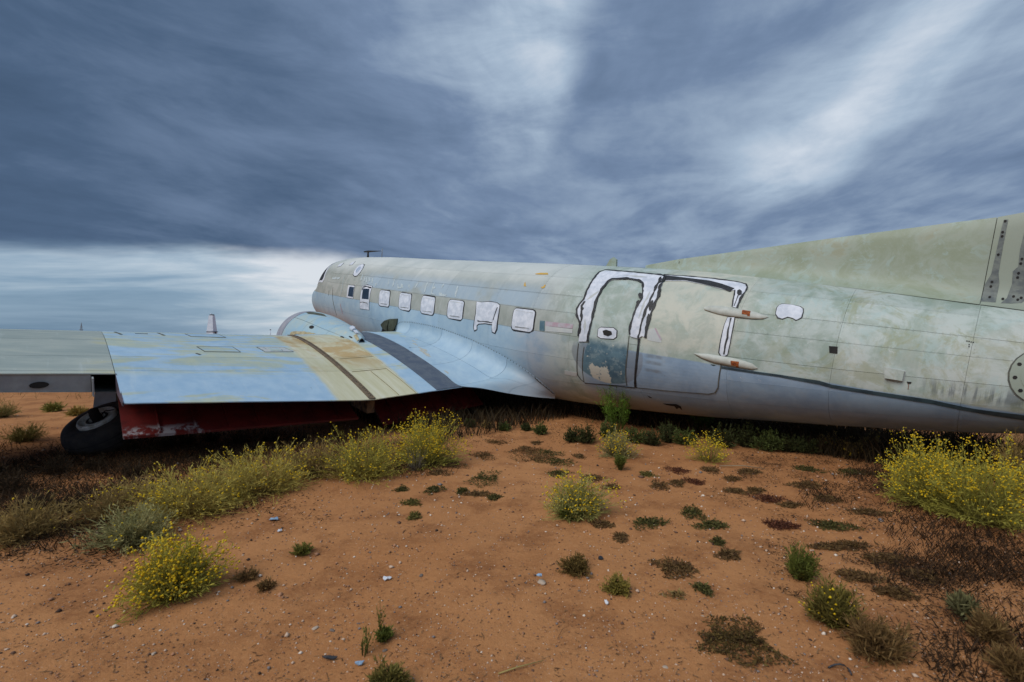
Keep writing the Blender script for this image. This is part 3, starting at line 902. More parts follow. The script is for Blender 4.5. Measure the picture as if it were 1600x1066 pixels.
# ---- the cargo door pair
door = skin_patch('entry_door', FT['door_panel'], .006, M_DOOR, plane, .006)
door['label'] = 'narrow entry door framed by thick white sealant with a teal lower half'
skin_patch('sealant_frame', FT['frame_white'], .020, M_WHITE, door, .018)
for nm, wd, sd_ in (('fl_outer', .030, 1), ('fl_inner', .030, 2), ('fl_right1', .030, 3), ('fl_right2', .034, 4), ('fl_hingeblack', .04, 5)):
    skin_stroke('sealant_edge', FT[nm], wd, .026, M_BLACK, door, .8, sd_, ds=.028)
for nm, wd in (('door_seam_r', .030), ('door_seam_r2', .010), ('door_seam_l', .010), ('door_seam_l2', .012), ('door_seam_b', .014)):
    skin_stroke('door_seam', FT[nm], wd, .010, M_BLACK if wd > .012 else M_SEAM, door, .35, 12)
hp = skin_patch('handle_plate', grow(FT['handle'], .012, 3, .3), .013, M_BLACK, door, .006)
skin_patch('plate_face', FT['handle'], .017, M_WHITE, hp)
skin_patch('handle_recess', FT['handle_in'], .020, M_DARK, hp)
skin_patch('paint_patch', FT['pinkbar_l'], .0066, M_PINK, fuselage, .003)
skin_patch('paint_patch', FT['whitebar_l'], .0066, M_PALE, fuselage, .003)
skin_patch('paint_patch', FT['bluebar_l'], .0066, M_TEAL, fuselage, .003)
skin_patch('paint_patch', FT['patchbar'], .0066, M_PALE, fuselage, .003)

cargo = skin_patch('cargo_door', [(12.90, 34), (13.45, 35), (13.86, 39), (13.95, 46), (13.97, 70), (13.985, 92), (13.965, 108), (13.92, 114.6), (13.84, 116.8), (13.3, 118.2), (12.86, 118.8), (12.90, 100), (12.915, 80), (12.92, 60)], .0075, M_FUS, plane, .006)
cargo['label'] = 'broad cargo door panel with two long hinge fairings'
skin_stroke('door_seam', FT['reardoor_seam'], .012, .0085, M_SEAM, cargo, .3, 2)
skin_patch('sealant_strip', FT['top_white'], .011, M_WHITE, cargo, .008)
skin_patch('sealant_gap', FT['top_black'], .016, M_BLACK, cargo, .004)
skin_stroke('sealant_edge', FT['tl_top'], .018, .017, M_BLACK, cargo, .9, 3, ds=.03)
for k_, pts_ in enumerate(([(11.80, 60), (11.86, 64)], [(11.84, 66.5), (11.88, 70)], [(12.66, 47), (12.71, 51)], [(12.70, 53), (12.71, 58)], [(12.90, 52), (12.93, 60)], [(12.93, 62), (12.94, 70)], [(12.05, 62), (12.06, 69)], [(12.2, 33.6), (12.35, 33.2)], [(12.82, 30), (12.86, 36)])):
    skin_stroke('sealant_crack', pts_, .035, .0265, M_BLACK, door, 1.1, 60 + k_, True, ds=.02)
for k_, pts_ in enumerate(([(11.99, 48), (11.86, 56)], [(11.95, 70), (12.0, 80)], [(12.80, 45), (12.80, 66)], [(12.2, 29), (12.6, 30)])):
    skin_stroke('sealant_wrinkle', pts_, .03, .0215, M_PALE, door, .9, 80 + k_, True, ds=.03)
skin_stroke('sealant_edge', FT['tl_in'], .016, .017, M_BLACK, cargo, .6, 4)
skin_stroke('sealant_edge', FT['tl_mid'], .008, .017, M_BLACK, cargo, .6, 5)
skin_patch('sealant_hole', FT['knob'], .018, M_BLACK, cargo, .006)
lw = skin_patch('sealant_strip', grow(FT['low_white'], .012, 4, .5), .010, M_BLACK, cargo, .008)
skin_patch('sealant_face', FT['low_white'], .014, M_WHITE, lw)
skin_stroke('sealant_edge', FT['low_line'], .016, .019, M_BLACK, lw, .9, 6)
skin_patch('paint_patch', FT['pinkbar'], .0105, M_PALE, cargo, .003)
skin_stroke('paint_mark', [(13.07, 71), (13.19, 78)], .022, .012, M_PINK, cargo, .3, 7)


def fairing(poly, rust, off0, lab):
    """long teardrop hinge cover standing proud of the skin"""
    xa, xb = min(p[0] for p in poly), max(p[0] for p in poly)
    n = len(poly)

    def span(x):
        ys = []
        for k in range(n):
            (x0, p0), (x1, p1) = poly[k], poly[(k + 1) % n]
            if (x0 - x) * (x1 - x) <= 0 and x0 != x1:
                ys.append(p0 + (p1 - p0) * (x - x0) / (x1 - x0))
        return (min(ys), max(ys)) if ys else (poly[0][1], poly[0][1])
    xs = seq(xa + .004, xb - .004, .03)
    V, F = [], []
    K = 8
    for x in xs:
        lo, hi = span(x)
        tt = (x - xa) / (xb - xa)
        hgt = .036 * math.sin(math.pi * min(1, tt * 1.02 + .0)) ** .6
        for k in range(K + 1):
            q = k / K
            V.append(L(fus(x, lo + (hi - lo) * q, off0 + hgt * math.sin(math.pi * q) ** .55)))
    for i in range(len(xs) - 1):
        for k in range(K):
            F.append((i * (K + 1) + k, i * (K + 1) + k + 1, (i + 1) * (K + 1) + k + 1, (i + 1) * (K + 1) + k))
    o = mesh_obj('hinge_fairing', V, F, M_FAIR, cargo, True)
    o['label'] = lab
    rx0, rx1 = min(p[0] for p in rust), max(p[0] for p in rust)

    def surf(x, p, off):
        lo, hi = span(x)
        q = min(max((p - lo) / max(hi - lo, .01), 0.02), .98)
        tt = (x - xa) / (xb - xa)
        return fus(x, p, off0 + .036 * math.sin(math.pi * min(1, tt * 1.02)) ** .6 * math.sin(math.pi * q) ** .55 + off)
    skin_patch('rust_patch', rust, .004, M_RUST, o, .004, (.03, .6), surf)
    skin_stroke('fairing_edge', [(xa + .03, span(xa + .03)[1] - .15)] + [(x, span(x)[1] - .12) for x in seq(xa + .1, xb - .05, .1)], .006, .004, M_TANE, o, .7, 5, surf=surf)


M_FAIR = simple_mat('weathered_cream', srgb(192, 196, 190), srgb(172, 176, 168), 7, .6, 0, .1)
M_TANE = simple_mat('edge_grime', srgb(136, 122, 98), srgb(110, 100, 84), 12, .8)
fairing(FT['fair1'], FT['rust1'], .010, 'upper hinge fairing with a rusty patch')
fairing(FT['fair2'], FT['rust2'], .010, 'lower hinge fairing with a rusty patch')

rwn = skin_patch('rear_window', grow(FT['rearwin'], .013, 7, .5), .007, M_BLACK, plane, .008)
rwn['label'] = 'small bean shaped window sealed white behind the cargo door'
skin_patch('sealant_cover', FT['rearwin'], .012, M_WHITE, rwn)
skin_patch('square_opening', FT['hole_sq'], .0062, M_DARK, fuselage, .003)


def vsurf(x, p, off):
    return fus(x, p, off)


vb = skin_patch('vent_box', FT['vent'], .040, M_FUS, plane, .040)
skin_patch('vent_lip', [(a, b) for a, b in grow(FT['vent'], .010, 1)], .007, M_PALE, vb, .004)
skin_patch('torn_hole', FT['tear'], .0062, M_DARK, fuselage, .003)
skin_stroke('rust_run', [(15.74, 87.3), (15.742, 91)], .012, .0062, M_RUST, fuselage, .5, 3, True)
skin_patch('torn_hole', FT['bellyhole'], .0066, M_DARK, fuselage, .003)
skin_patch('torn_hole', FT['slit'], .0066, M_DARK, fuselage, .003)
skin_patch('cheat_line', FT['stripe_u'] + FT['stripe_l'][::-1], .0072, M_TEALD, fuselage, .003)

# round stub plate where the tailplane was
rc = (16.64, 74.5)
ring_o = [(rc[0] + .235 * math.cos(R_(a)), rc[1] + .235 * math.sin(R_(a)) / .0130) for a in range(0, 360, 15)]
ring_i = [(rc[0] + .165 * math.cos(R_(a)), rc[1] + .165 * math.sin(R_(a)) / .0130) for a in range(0, 360, 15)]
rp = skin_patch('tailplane_plate', grow(ring_o, .012), .008, M_SEAM, plane, .008)
skin_patch('plate_face', ring_o, .014, M_FIN, rp, .006)
skin_patch('plate_centre', ring_i, .019, M_FIN, rp, .005)
for a in range(10, 360, 32):
    c0 = (rc[0] + .2 * math.cos(R_(a)), rc[1] + .2 * math.sin(R_(a)) / .0130)
    skin_patch('bolt_hole', [(c0[0] + .016 * math.cos(R_(b)), c0[1] + .016 * math.sin(R_(b)) / .013) for b in range(0, 360, 60)], .017, M_DARK, rp, .003)
for k, (a, b) in enumerate(((16.09, 57.0), (16.105, 57.1), (16.12, 57.3), (16.135, 57.4), (16.11, 59.2), (16.112, 60.6))):
    skin_patch('stencil_mark', [(a - .005, b - .35), (a + .004, b - .35), (a + .004, b + .35), (a - .005, b + .35)], .0064, M_BLACK, fuselage, .003)


# ---- screw rows along the wing root fairing and the lap seams (too small to pick apart singly)
def dots(name, pts, spacing, rad, off, parent, surf=fus, mat=None):
    V, F = [], []
    acc = 0.0
    for k in range(len(pts) - 1):
        (xa, pa), (xb, pb) = pts[k], pts[k + 1]
        d = math.hypot(xb - xa, (pb - pa) * .0218)
        q = acc
        while q < d:
            a, b = xa + (xb - xa) * q / d, pa + (pb - pa) * q / d
            n = len(V)
            V.append(L(surf(a, b, off + rad * .5)))
            for s_ in range(6):
                V.append(L(surf(a + rad * math.cos(s_ * 1.0472), b + rad * math.sin(s_ * 1.0472) / .0218, off)))
            F += [(n, n + 1 + s_, n + 1 + (s_ + 1) % 6) for s_ in range(6)]
            q += spacing
        acc = q - d
    o = mesh_obj(name, V, F, mat or M_SEAM, parent)
    o['kind'] = 'stuff'
    return o


for b in (35.0, 36.7, 53.0, 54.4, 66.3):
    dots('rivet_row', [(3.7, b), (16.9, b)], .055, .0035, .004, fuselage, mat=M_FUS)
for xb in XB[1:-2]:
    dots('rivet_row', [(xb - .022, 4), (xb - .022, 150)], .055, .0035, .004, fuselage, mat=M_FUS)
    dots('rivet_row', [(xb + .022, 4), (xb + .022, 150)], .055, .0035, .004, fuselage, mat=M_FUS)

# ---- antennas on the roof
def tube(name, pts, r, mat, parent, seg=8):
    """tube through local points"""
    V, F = [], []
    pts = [Vector(p) for p in pts]
    for i, p in enumerate(pts):
        d = (pts[min(i + 1, len(pts) - 1)] - pts[max(i - 1, 0)]).normalized()
        a = d.orthogonal().normalized()
        b = d.cross(a)
        rr = r[i] if isinstance(r, (list, tuple)) else r
        for k in range(seg):
            an = 2 * math.pi * k / seg
            V.append(p + (a * math.cos(an) + b * math.sin(an)) * rr)
    for i in range(len(pts) - 1):
        for k in range(seg):
            F.append((i * seg + k, i * seg + (k + 1) % seg, (i + 1) * seg + (k + 1) % seg, (i + 1) * seg + k))
    F.append(tuple(range(seg - 1, -1, -1)))
    F.append(tuple((len(pts) - 1) * seg + k for k in range(seg)))
    return mesh_obj(name, V, F, mat, parent, True)


an = tube('loop_antenna', [L((2.95, .1, 1.29)), L((2.95, .1, 1.40)), L((2.95, .1, 1.47))], [.04, .025, .03], M_BLACK, plane)
tube('antenna_arm', [L((2.70, .1, 1.47)), L((2.95, .1, 1.48)), L((3.75, .1, 1.50))], [.02, .03, .006], M_BLACK, an)
tube('whip_antenna', [L((3.6, 0, 1.3)), L((3.62, 0, 1.58))], [.012, .008], M_METAL, plane)
bl = [L((11.45, .02, 1.28)), L((11.67, .02, 1.28)), L((11.66, .02, 1.42)), L((11.60, .02, 1.46)), L((11.53, .02, 1.42)), ]
bl2 = [(p[0], p[1] - .04, p[2]) for p in bl]
mesh_obj('blade_antenna', bl + bl2, [(0, 1, 2, 3, 4), (9, 8, 7, 6, 5)] + [(k, 5 + k, 5 + (k + 1) % 5, (k + 1) % 5) for k in range(5)], M_FIN, plane)

# ---- dorsal fin
FINX = np.array([12.2, 12.78, 14.02, 14.73, 15.33, 15.85, 16.1, 16.35, 16.6, 17.0, 17.5, 18.0, 18.5, 19.4])
FINZ = np.array([1.335, 1.448, 1.631, 1.739, 1.823, 1.896, 1.925, 1.98, 2.08, 2.42, 3.1, 3.75, 4.1, 4.2])


def fin_flare(x):
    return .17 * min(1, max(0.02, (x - 12.2) / 1.6)) * min(1.0, prof(x)[0] / .8)


def fin_base(x):
    W_, T_, B_, C_ = prof(x)
    yb = fin_flare(x) + .06
    return C_ + (T_ - C_) * math.sqrt(max(0, 1 - min(.95, yb / W_) ** 2)) - .012


def finp(x, v, sgn, off=0.0):
    top = float(np.interp(x, FINX, FINZ))
    W_, T_, B_, C_ = prof(x)
    base = fin_base(x)
    hh = max(top - base, .01)
    z = base + hh * v
    th = .008 + (.055 + .05 * min(1, (x - 12.2) / 4)) * (1 - v) ** .5 * min(1, hh / .35)
    th += fin_flare(x) * math.exp(-((z - base) / .07))
    return [x, sgn * (th + off), z]


FXB = [12.22, 16.12, 19.35]
def fin_core(a, b, o):
    p = finp(a, abs(b), 1)
    return [p[0], math.copysign(max(.003, p[1] - fin_flare(a) * math.exp(-((p[2] - fin_base(a)) / .07)) - .012), b), p[2] - .01]


fin = mesh_obj('dorsal_fin', *grid_mesh(fin_core, seq(12.22, 19.35, .12), [-0.0001] + [-k for k in (.1, .3, .6, .9)] + [-1, 1, .9, .6, .3, .1, 0.0001]), M_SEAM, plane, True)
VB = [0, .02, .05, .09, .14, .2, .28, .4, .55, .7, .85, .95, 1.0]
for i in range(2):
    for sgn in (1, -1):
        vv, ff = grid_mesh(lambda a, b, o: finp(a, b, sgn, o), seq(FXB[i] + .003, FXB[i + 1] - .003, .08), VB, .008, sgn < 0)
        mesh_obj('skin_panel', vv, ff, M_FIN, fin, True)


def fsurf(x, zq, off):
    zz = zq
    top = float(np.interp(x, FINX, FINZ))
    base = fin_base(x)
    p = finp(x, min(max((zz - base) / (top - base), 0), 1), 1, off)
    return p


def fin_patch(name, poly, off, mat, parent):
    return skin_patch(name, poly, off, mat, parent, .003, (.04, .05), fsurf)


M_STRIP = simple_mat('dark_sealant_strip', srgb(88, 96, 98), srgb(112, 120, 116), 16, .6, 0, .2)
s1 = fin_patch('seam_strip', [(16.17, 1.90), (16.20, 1.90), (16.20, 1.64), (16.205, 1.37), (16.225, 1.27), (16.225, 1.08), (16.12, 1.08), (16.125, 1.26), (16.155, 1.36), (16.16, 1.62), (16.165, 1.82)], .004, M_STRIP, fin)
s2 = fin_patch('seam_strip', [(16.33, 1.9), (16.42, 1.9), (16.43, 1.14), (16.40, 1.09), (16.33, 1.08), (16.26, 1.075), (16.295, 1.13), (16.311, 1.27), (16.30, 1.39), (16.33, 1.44), (16.32, 1.60)], .004, M_STRIP, fin)
for hx, hz in ((16.181, 1.885), (16.178, 1.776), (16.18, 1.735), (16.178, 1.553), (16.171, 1.281), (16.169, 1.236), (16.176, 1.13), (16.269, 1.12), (16.345, 1.514), (16.343, 1.469), (16.341, 1.376), (16.34, 1.334), (16.338, 1.149), (16.37, 1.12), (16.39, 1.14)):
    fin_patch('screw_hole', [(hx + .011 * math.cos(R_(a)), hz + .014 * math.sin(R_(a))) for a in range(0, 360, 60)], .008, M_DARK, s1 if hx < 16.3 else s2)
fin_patch('screw_hole', [(12.80 + .006 * math.cos(R_(a)), 1.40 + .02 * math.sin(R_(a))) for a in range(0, 360, 60)], .003, M_SEAM, fin)

# ------------------------------------------------------------------ wings
YJ, XTE, ZTE = 3.7, 10.25, -.85


def wpt(y, t, top=True, off=0.0):
    k = min(max((y - YJ) / 10.1, 0), 1)
    c = 4.3 - 2.6 * k
    th = .15 - .05 * k
    yt = 5 * th * (.2969 * math.sqrt(t) - .126 * t - .3516 * t * t + .2843 * t ** 3 - .1036 * t ** 4)
    yc = .02 / .16 * (.8 * t - t * t) if t < .4 else .02 / .36 * (.2 + .8 * t - t * t)
    h = (yc + yt if top else yc - yt) * c
    return [XTE - (1 - t) * c, y, ZTE + max(y - YJ, 0) * math.tan(R_(7.)) + h + (1 - t) * c * math.tan(R_(1.5)) + off]


def tseq(a, b, n):
    return [(math.sqrt(a) + (math.sqrt(b) - math.sqrt(a)) * i / n) ** 2 for i in range(n + 1)]


TB = [0, .25, .43, .64, .775, 1.0]
YB = [1.3, 2.03, 2.90, 3.62, 6.415, 9.0, 11.4, 13.8]
wing = mesh_obj('port_wing', *(lambda us, vs: grid_mesh(lambda a, b, o: wpt(a, b, False), us, vs, 0, True))([.6, 2, YJ, 6.415, 9, 13.8], tseq(0, .8, 14)), M_METAL, plane, True)
wing['label'] = 'broad low wing in pale blue with cream belt and grey outer end'
for i in range(len(YB) - 1):
    for j in range(len(TB) - 1):
        t1 = TB[j + 1]
        if YB[i] > 6.4 and t1 > .8:
            t1 = .80
        if YB[i] < 2.0 and TB[j] < .2:
            pass
        gy = .003
        vv, ff = grid_mesh(lambda a, b, o: wpt(a, b, True, o + .0022 * mnoise.noise(Vector((a * 2, b * 9, 1)))), seq(YB[i] + gy, YB[i + 1] - gy, .2), tseq(TB[j] + .0008, t1 - .0008, 8), .012, False)
        mesh_obj('skin_panel', vv, ff, M_WING, wing, True)
# under-skin so that the seams read dark, rear spar, ribs
mesh_obj('wing_core', *grid_mesh(lambda a, b, o: wpt(a, b, True, -.010), [1.3, 2, 3, YJ, 5, 6.41], tseq(0, .99, 14)), M_SEAM, wing, True)
mesh_obj('wing_core', *grid_mesh(lambda a, b, o: wpt(a, b, True, -.010), [6.41, 8, 10, 13.8], tseq(0, .79, 14)), M_SEAM, wing, True)


def spar_pt(y, q, t=.80):
    a, b = wpt(y, t, False), wpt(y, t, True, -.012)
    return [a[0] + (b[0] - a[0]) * q, y, a[2] + (b[2] - a[2]) * q]


mesh_obj('rear_spar', *grid_mesh(lambda a, b, o: spar_pt(a, b, .80), [1.3, YJ, 6.415], [0, 1]), M_DARK, wing)
M_SPAR = simple_mat('spar_grey', srgb(168, 172, 172), srgb(140, 144, 146), 3, .6)
asp = mesh_obj('aileron_spar', *grid_mesh(lambda a, b, o: [spar_pt(a, b, .795)[0] + o, a, spar_pt(a, b, .795)[2]], seq(6.62, 13.8, .5), [0, .25, .5, .75, 1]), M_SPAR, wing)
hp_ = [[spar_pt(7.02, .42)[0] + .01, 7.02 + .075 * math.cos(R_(a)), spar_pt(7.02, .42, .795)[2] + .035 * math.sin(R_(a))] for a in range(0, 360, 30)]
mesh_obj('lightening_hole', [L(p) for p in hp_], [tuple(range(12))], M_DARK, asp)


def box_pts(name, P8, mat, parent):
    """box from eight local points: four bottom, four top"""
    return mesh_obj(name, P8, [(3, 2, 1, 0), (4, 5, 6, 7), (0, 1, 5, 4), (1, 2, 6, 5), (2, 3, 7, 6), (3, 0, 4, 7)], mat, parent)


def abox(name, x0, x1, y0, y1, z0, z1, mat, parent):
    return box_pts(name, [L(p) for p in ((x0, y0, z0), (x1, y0, z0), (x1, y1, z0), (x0, y1, z0), (x0, y0, z1), (x1, y0, z1), (x1, y1, z1), (x0, y1, z1))], mat, parent)


# end rib of the flap bay and aileron hinge bracket
e0, e1 = wpt(6.415, .8, False), wpt(6.415, .8)
te = wpt(6.415, 1.0)
M_RIB = simple_mat('rib_purple_grey', srgb(96, 84, 100), srgb(62, 56, 66), 8, .6)
mesh_obj('end_rib', [L((e0[0], 6.414, e0[2])), L((e1[0], 6.414, e1[2])), L((te[0], 6.414, te[2] + .004)), L((te[0], 6.414, te[2] - .035)), L((e0[0], 6.402, e0[2])), L((e1[0], 6.402, e1[2])), L((te[0], 6.402, te[2] + .004)), L((te[0], 6.402, te[2] - .035))],
         [(0, 1, 2, 3), (7, 6, 5, 4), (1, 5, 6, 2), (2, 6, 7, 3), (3, 7, 4, 0)], M_RIB, wing)
bx = spar_pt(6.62, 0)
abox('hinge_bracket', bx[0] - .02, bx[0] + .10, 6.60, 6.615, bx[2] - .03, bx[2] + .17, M_SPAR, wing)
# joint strip with bolts between inner and outer wing
js = mesh_obj('joint_strip', *grid_mesh(lambda a, b, o: wpt(a, b, True, .014 + o), [3.605, 3.66, 3.70], tseq(.22, .998, 26), .014), simple_mat('joint_brown', srgb(122, 104, 78), srgb(86, 74, 60), 20, .7), wing)
V_, F_ = [], []
for k in range(64):
    t_ = .26 + .73 * k / 63
    p = wpt(3.64, t_, True, .015)
    n_ = len(V_)
    V_.append(L((p[0], p[1], p[2] + .008)))
    for s_ in range(6):
        V_.append(L((p[0] + .011 * math.cos(s_ * 1.0472), p[1] + .011 * math.sin(s_ * 1.0472), p[2])))
    F_ += [(n_, n_ + 1 + s_, n_ + 1 + (s_ + 1) % 6) for s_ in range(6)]
mesh_obj('joint_bolts', V_, F_, M_DARK, js)['kind'] = 'stuff'
# walkway
M_WALK = simple_mat('walkway_grit', srgb(74, 86, 104), srgb(92, 102, 114), 7, .85, 0, .5, 160)
wk = mesh_obj('walkway_strip', *grid_mesh(lambda a, b, o: wpt(a, b, True, .009 + o), [2.06, 2.2, 2.4, 2.55], tseq(.20, .998, 24), .009), M_WALK, wing)
wk['label'] = 'dark grit walkway strip along the wing root'


def wing_stroke(name, pts, width, mat, parent, seed=0):
    return skin_stroke(name, pts, width, .006, mat, parent, .3, seed, surf=lambda a, b, o: wpt(a, min(b, 1), True, o), ds=.08, pscale=4.0)


def wing_patch(name, poly, off, mat, parent):
    return skin_patch(name, poly, off, mat, parent, .004, (.15, .03), lambda a, b, o: wpt(a, b, True, o))


for nm, poly in (('access_panel', [(5.43, .514), (5.38, .579), (4.92, .579), (4.96, .511)]), ('access_panel', [(5.41, .255), (5.38, .335), (4.90, .345), (4.93, .26)])):
    pp_ = wing_patch(nm, poly, .005, M_WING, wing)
    wing_stroke('panel_line', poly + poly[:1], .012, M_SEAM, pp_)
fc = wing_patch('fuel_hatch', [(4.61, .508), (4.56, .573), (4.12, .566), (4.19, .510)], .006, M_PALE, wing)
wing_stroke('panel_line', [(4.61, .508), (4.56, .573), (4.12, .566), (4.19, .510), (4.61, .508)], .016, M_STRIP, fc, 2)
wing_patch('hatch_flap', [(4.47, .525), (4.45, .562), (4.28, .560), (4.31, .523)], .010, M_WING, fc)
wing_stroke('panel_line', [(4.52, .515), (4.46, .562), (4.27, .560), (4.27, .517)], .012, M_STRIP, fc, 3)
for poly in ([(6.27, .238), (6.22, .32)], [(5.76, .244), (5.72, .32)], [(6.05, .28), (5.9, .285)], [(5.50, .60), (5.46, .615)]):
    wing_stroke('panel_line', poly, .03, M_SEAM, wing, 4)
for poly in ([(3.55, .79), (2.95, .79)], [(2.95, .79), (2.93, .995)], [(3.25, .80), (3.22, .995)], [(3.5, .66), (2.9, .66)]):
    wing_stroke('panel_line', poly, .007, simple_mat('tan_line', srgb(160, 146, 112), srgb(140, 128, 100), 9, .8), wing, 5)

# flaps hang open below the trailing edge, red inside
def flap(name, y0, y1, h0, h1, e0_, e1_, lab):
    pts = []
    for (yy, hh, ee) in ((y0, h0, e0_), (y1, h1, e1_)):
        pts.append((yy, hh, ee))
    us, vs = seq(0, 1, .05), [0, .33, .66, 1]

    def fn(a, b, o):
        yy = y0 + (y1 - y0) * a
        hx = h0[0] + (h1[0] - h0[0]) * a
        hz = h0[1] + (h1[1] - h0[1]) * a
        ex = e0_[0] + (e1_[0] - e0_[0]) * a
        ez = e0_[1] + (e1_[1] - e0_[1]) * a
        return [hx + (ex - hx) * b, yy, hz + (ez - hz) * b + o]
    o = mesh_obj(name, *grid_mesh(fn, us, vs, .03), M_RED, wing)
    o['label'] = lab
    for a in seq(.12, .9, .13):
        q0, q1 = fn(a, .02, .002), fn(a, .98, .002)
        abox_like = [(q0[0], q0[1] - .008, q0[2]), (q1[0], q1[1] - .008, q1[2]), (q1[0], q1[1] + .008, q1[2]), (q0[0], q0[1] + .008, q0[2]),
                     (q0[0], q0[1] - .008, q0[2] + .05), (q1[0], q1[1] - .008, q1[2] + .012), (q1[0], q1[1] + .008, q1[2] + .012), (q0[0], q0[1] + .008, q0[2] + .05)]
        box_pts('rib', [L(p) for p in abox_like], M_RED, o)


flap('outer_flap', 6.40, 3.74, (9.50, -.62), (9.42, -.93), (10.0, -.950), (10.0, -1.168), 'red outer wing flap hanging open with flaking white edge')
flap('inner_flap', 3.34, 1.35, (9.42, -.95), (9.42, -.95), (10.0, -1.335), (10.0, -1.29), 'dark red inner wing flap hanging open')
abox('flap_gap_bracket', 9.5, 10.02, 3.50, 3.62, -1.12, -.93, simple_mat('rusty_bracket', srgb(128, 98, 66), srgb(70, 52, 40), 12, .8), wing)

# wing root fairing: concave sheet between fuselage side and wing
CA = [(6.72, 101), (6.9, 97.5), (7.3, 95.7), (8.0, 95.0), (8.5, 95.6), (9.06, 97.8), (9.45, 99.9), (9.9, 103.8), (10.35, 109), (10.7, 116), (10.94, 124), (11.08, 134), (11.14, 144)]
CB = [(6.7, None), (7.05, None), (7.5, None), (8.0, None), (8.5, None), (9.0, None), (9.4, None), (9.8, None), (10.2, None), (10.42, (1.78, -.866)), (10.66, (1.36, -.955)), (10.93, (1.0, -1.0)), (11.1, (.66, -1.035))]
froot = []
for (xa, pa), (xb_, q) in zip(CA, CB):
    A_ = Vector(fus(xa, pa, .012))
    dA = Vector(fus(xa, pa + 4, .012)) - A_
    dA.normalize()
    if q is None:
        tt = 1 - (XTE - xb_) / 4.3
        B_ = Vector(wpt(2.09, tt, True, .012))
        dB = Vector((0, 1, 0))
    else:
        B_ = Vector((xb_, q[0], q[1]))
        dB = Vector({1.78: (.15, .75, -.5), 1.36: (.1, .5, -.8), 1.0: (.1, .35, -.9)}.get(q[0], (.05, .3, -.95))).normalized()
    froot.append((A_, dA, B_, dB))


def hermite(A_, dA, B_, dB, s_):
    l = (B_ - A_).length
    h00 = 2 * s_ ** 3 - 3 * s_ ** 2 + 1
    h10 = s_ ** 3 - 2 * s_ ** 2 + s_
    h01 = -2 * s_ ** 3 + 3 * s_ ** 2
    h11 = s_ ** 3 - s_ ** 2
    return A_ * h00 + dA * (h10 * l * 1.2) + B_ * h01 + dB * (h11 * l * 1.2)


def cat(P, u_):
    i = min(int(u_), len(P) - 2)
    f = u_ - i
    p0, p1, p2, p3 = P[max(i - 1, 0)], P[i], P[i + 1], P[min(i + 2, len(P) - 1)]
    return 0.5 * ((2 * p1) + (p2 - p0) * f + (2 * p0 - 5 * p1 + 4 * p2 - p3) * f * f + (3 * p1 - p0 - 3 * p2 + p3) * f ** 3)


def fil(u_, s_, off=0.0):
    c4_ = [cat([r[k] for r in froot], u_) for k in range(4)]
    p = hermite(*c4_, s_)
    if off:
        e = 1e-3
        u2, s2 = min(u_ + .02, 11.99), min(s_ + .02, 1)
        d1 = hermite(*[cat([r[k] for r in froot], u2) for k in range(4)], s_) - hermite(*[cat([r[k] for r in froot], u2 - .02) for k in range(4)], s_)
        d2 = hermite(*c4_, s2) - hermite(*c4_, s2 - .02)
        n_ = d1.cross(d2)
        if n_.y < 0:
            n_ = -n_
        if n_.length > 1e-9:
            p = p + n_.normalized() * off
    return [p.x, p.y, p.z]


FB = [0, 2.0, 4.0, 6.0, 8.0, 10.0, 11.99]
M_FILLET = simple_mat('fairing_blue', srgb(164, 191, 210), srgb(152, 182, 205), 2.5, .6, 0, .06, 30)
fillet = mesh_obj('root_fairing', *grid_mesh(lambda a, b, o: fil(a, b, -.01), seq(0, 11.99, .25), seq(0, 1, .06)), M_FILLET, plane, True)
for i in range(6):
    for s0, s1_ in ((0, .5), (.5, 1.0)):
        vv, ff = grid_mesh(lambda a, b, o: fil(a, b, o if o else .0001), seq(FB[i] + .008, FB[i + 1] - .008, .2), seq(s0 + .003, s1_ - .003, .05), .008)
        mesh_obj('skin_panel', vv, ff, M_FUS, fillet, True)
dots('screw_row', [(a, b - .6) for a, b in CA], .07, .011, .016, fillet)
skin_stroke('panel_line', [(10.92, 124), (11.06, 134), (11.12, 143)], .02, .02, M_SEAM, fillet, .4, 3)


def fil_surf(a, b, o):
    return fil(a, b, o)


for k, (a, b, sz) in enumerate(((3.2, .62, .10), (3.6, .70, .14), (4.3, .74, .2), (4.6, .80, .22), (4.9, .83, .18), (6.8, .92, .12), (3.0, .50, .06))):
    rr = random.Random(k)
    poly = [(a + sz * 1.3 * (1 + rr.uniform(-.4, .4)) * math.cos(R_(q)), b + sz * .16 * (1 + rr.uniform(-.5, .5)) * math.sin(R_(q))) for q in range(0, 360, 24)]
    skin_patch('peeled_paint', poly, .003, M_PEEL, fillet, .002, (.2, .04), fil_surf)
# the front of the fairing is gone and shows olive structure behind it
hl = skin_patch('access_opening', HOLE, .03, M_OLIVE, fillet, .03)
hl['label'] = 'open front of the wing root fairing showing olive structure'
skin_patch('opening_cavity', HOLE2, .035, M_DARK, hl, .004)
skin_stroke('stringer', HOLES1, .05, .045, M_OLIVE, hl, .1, 2)
skin_stroke('opening_rim', HOLER, .03, .045, M_FILLET, hl, .2, 2)

# ---- port nacelle, its cowling gone
NX = np.array([4.55, 4.7, 5.0, 5.5, 6.0, 6.4, 6.8, 7.2, 7.6, 7.95])
NT_ = np.array([-.15, -.13, -.115, -.115, -.14, -.165, -.19, -.215, -.255, -.33])
NW = np.array([.72, .73, .735, .72, .68, .63, .56, .46, .32, .12])
NC = np.array([2.46, 2.46, 2.47, 2.49, 2.52, 2.55, 2.58, 2.62, 2.66, 2.70])


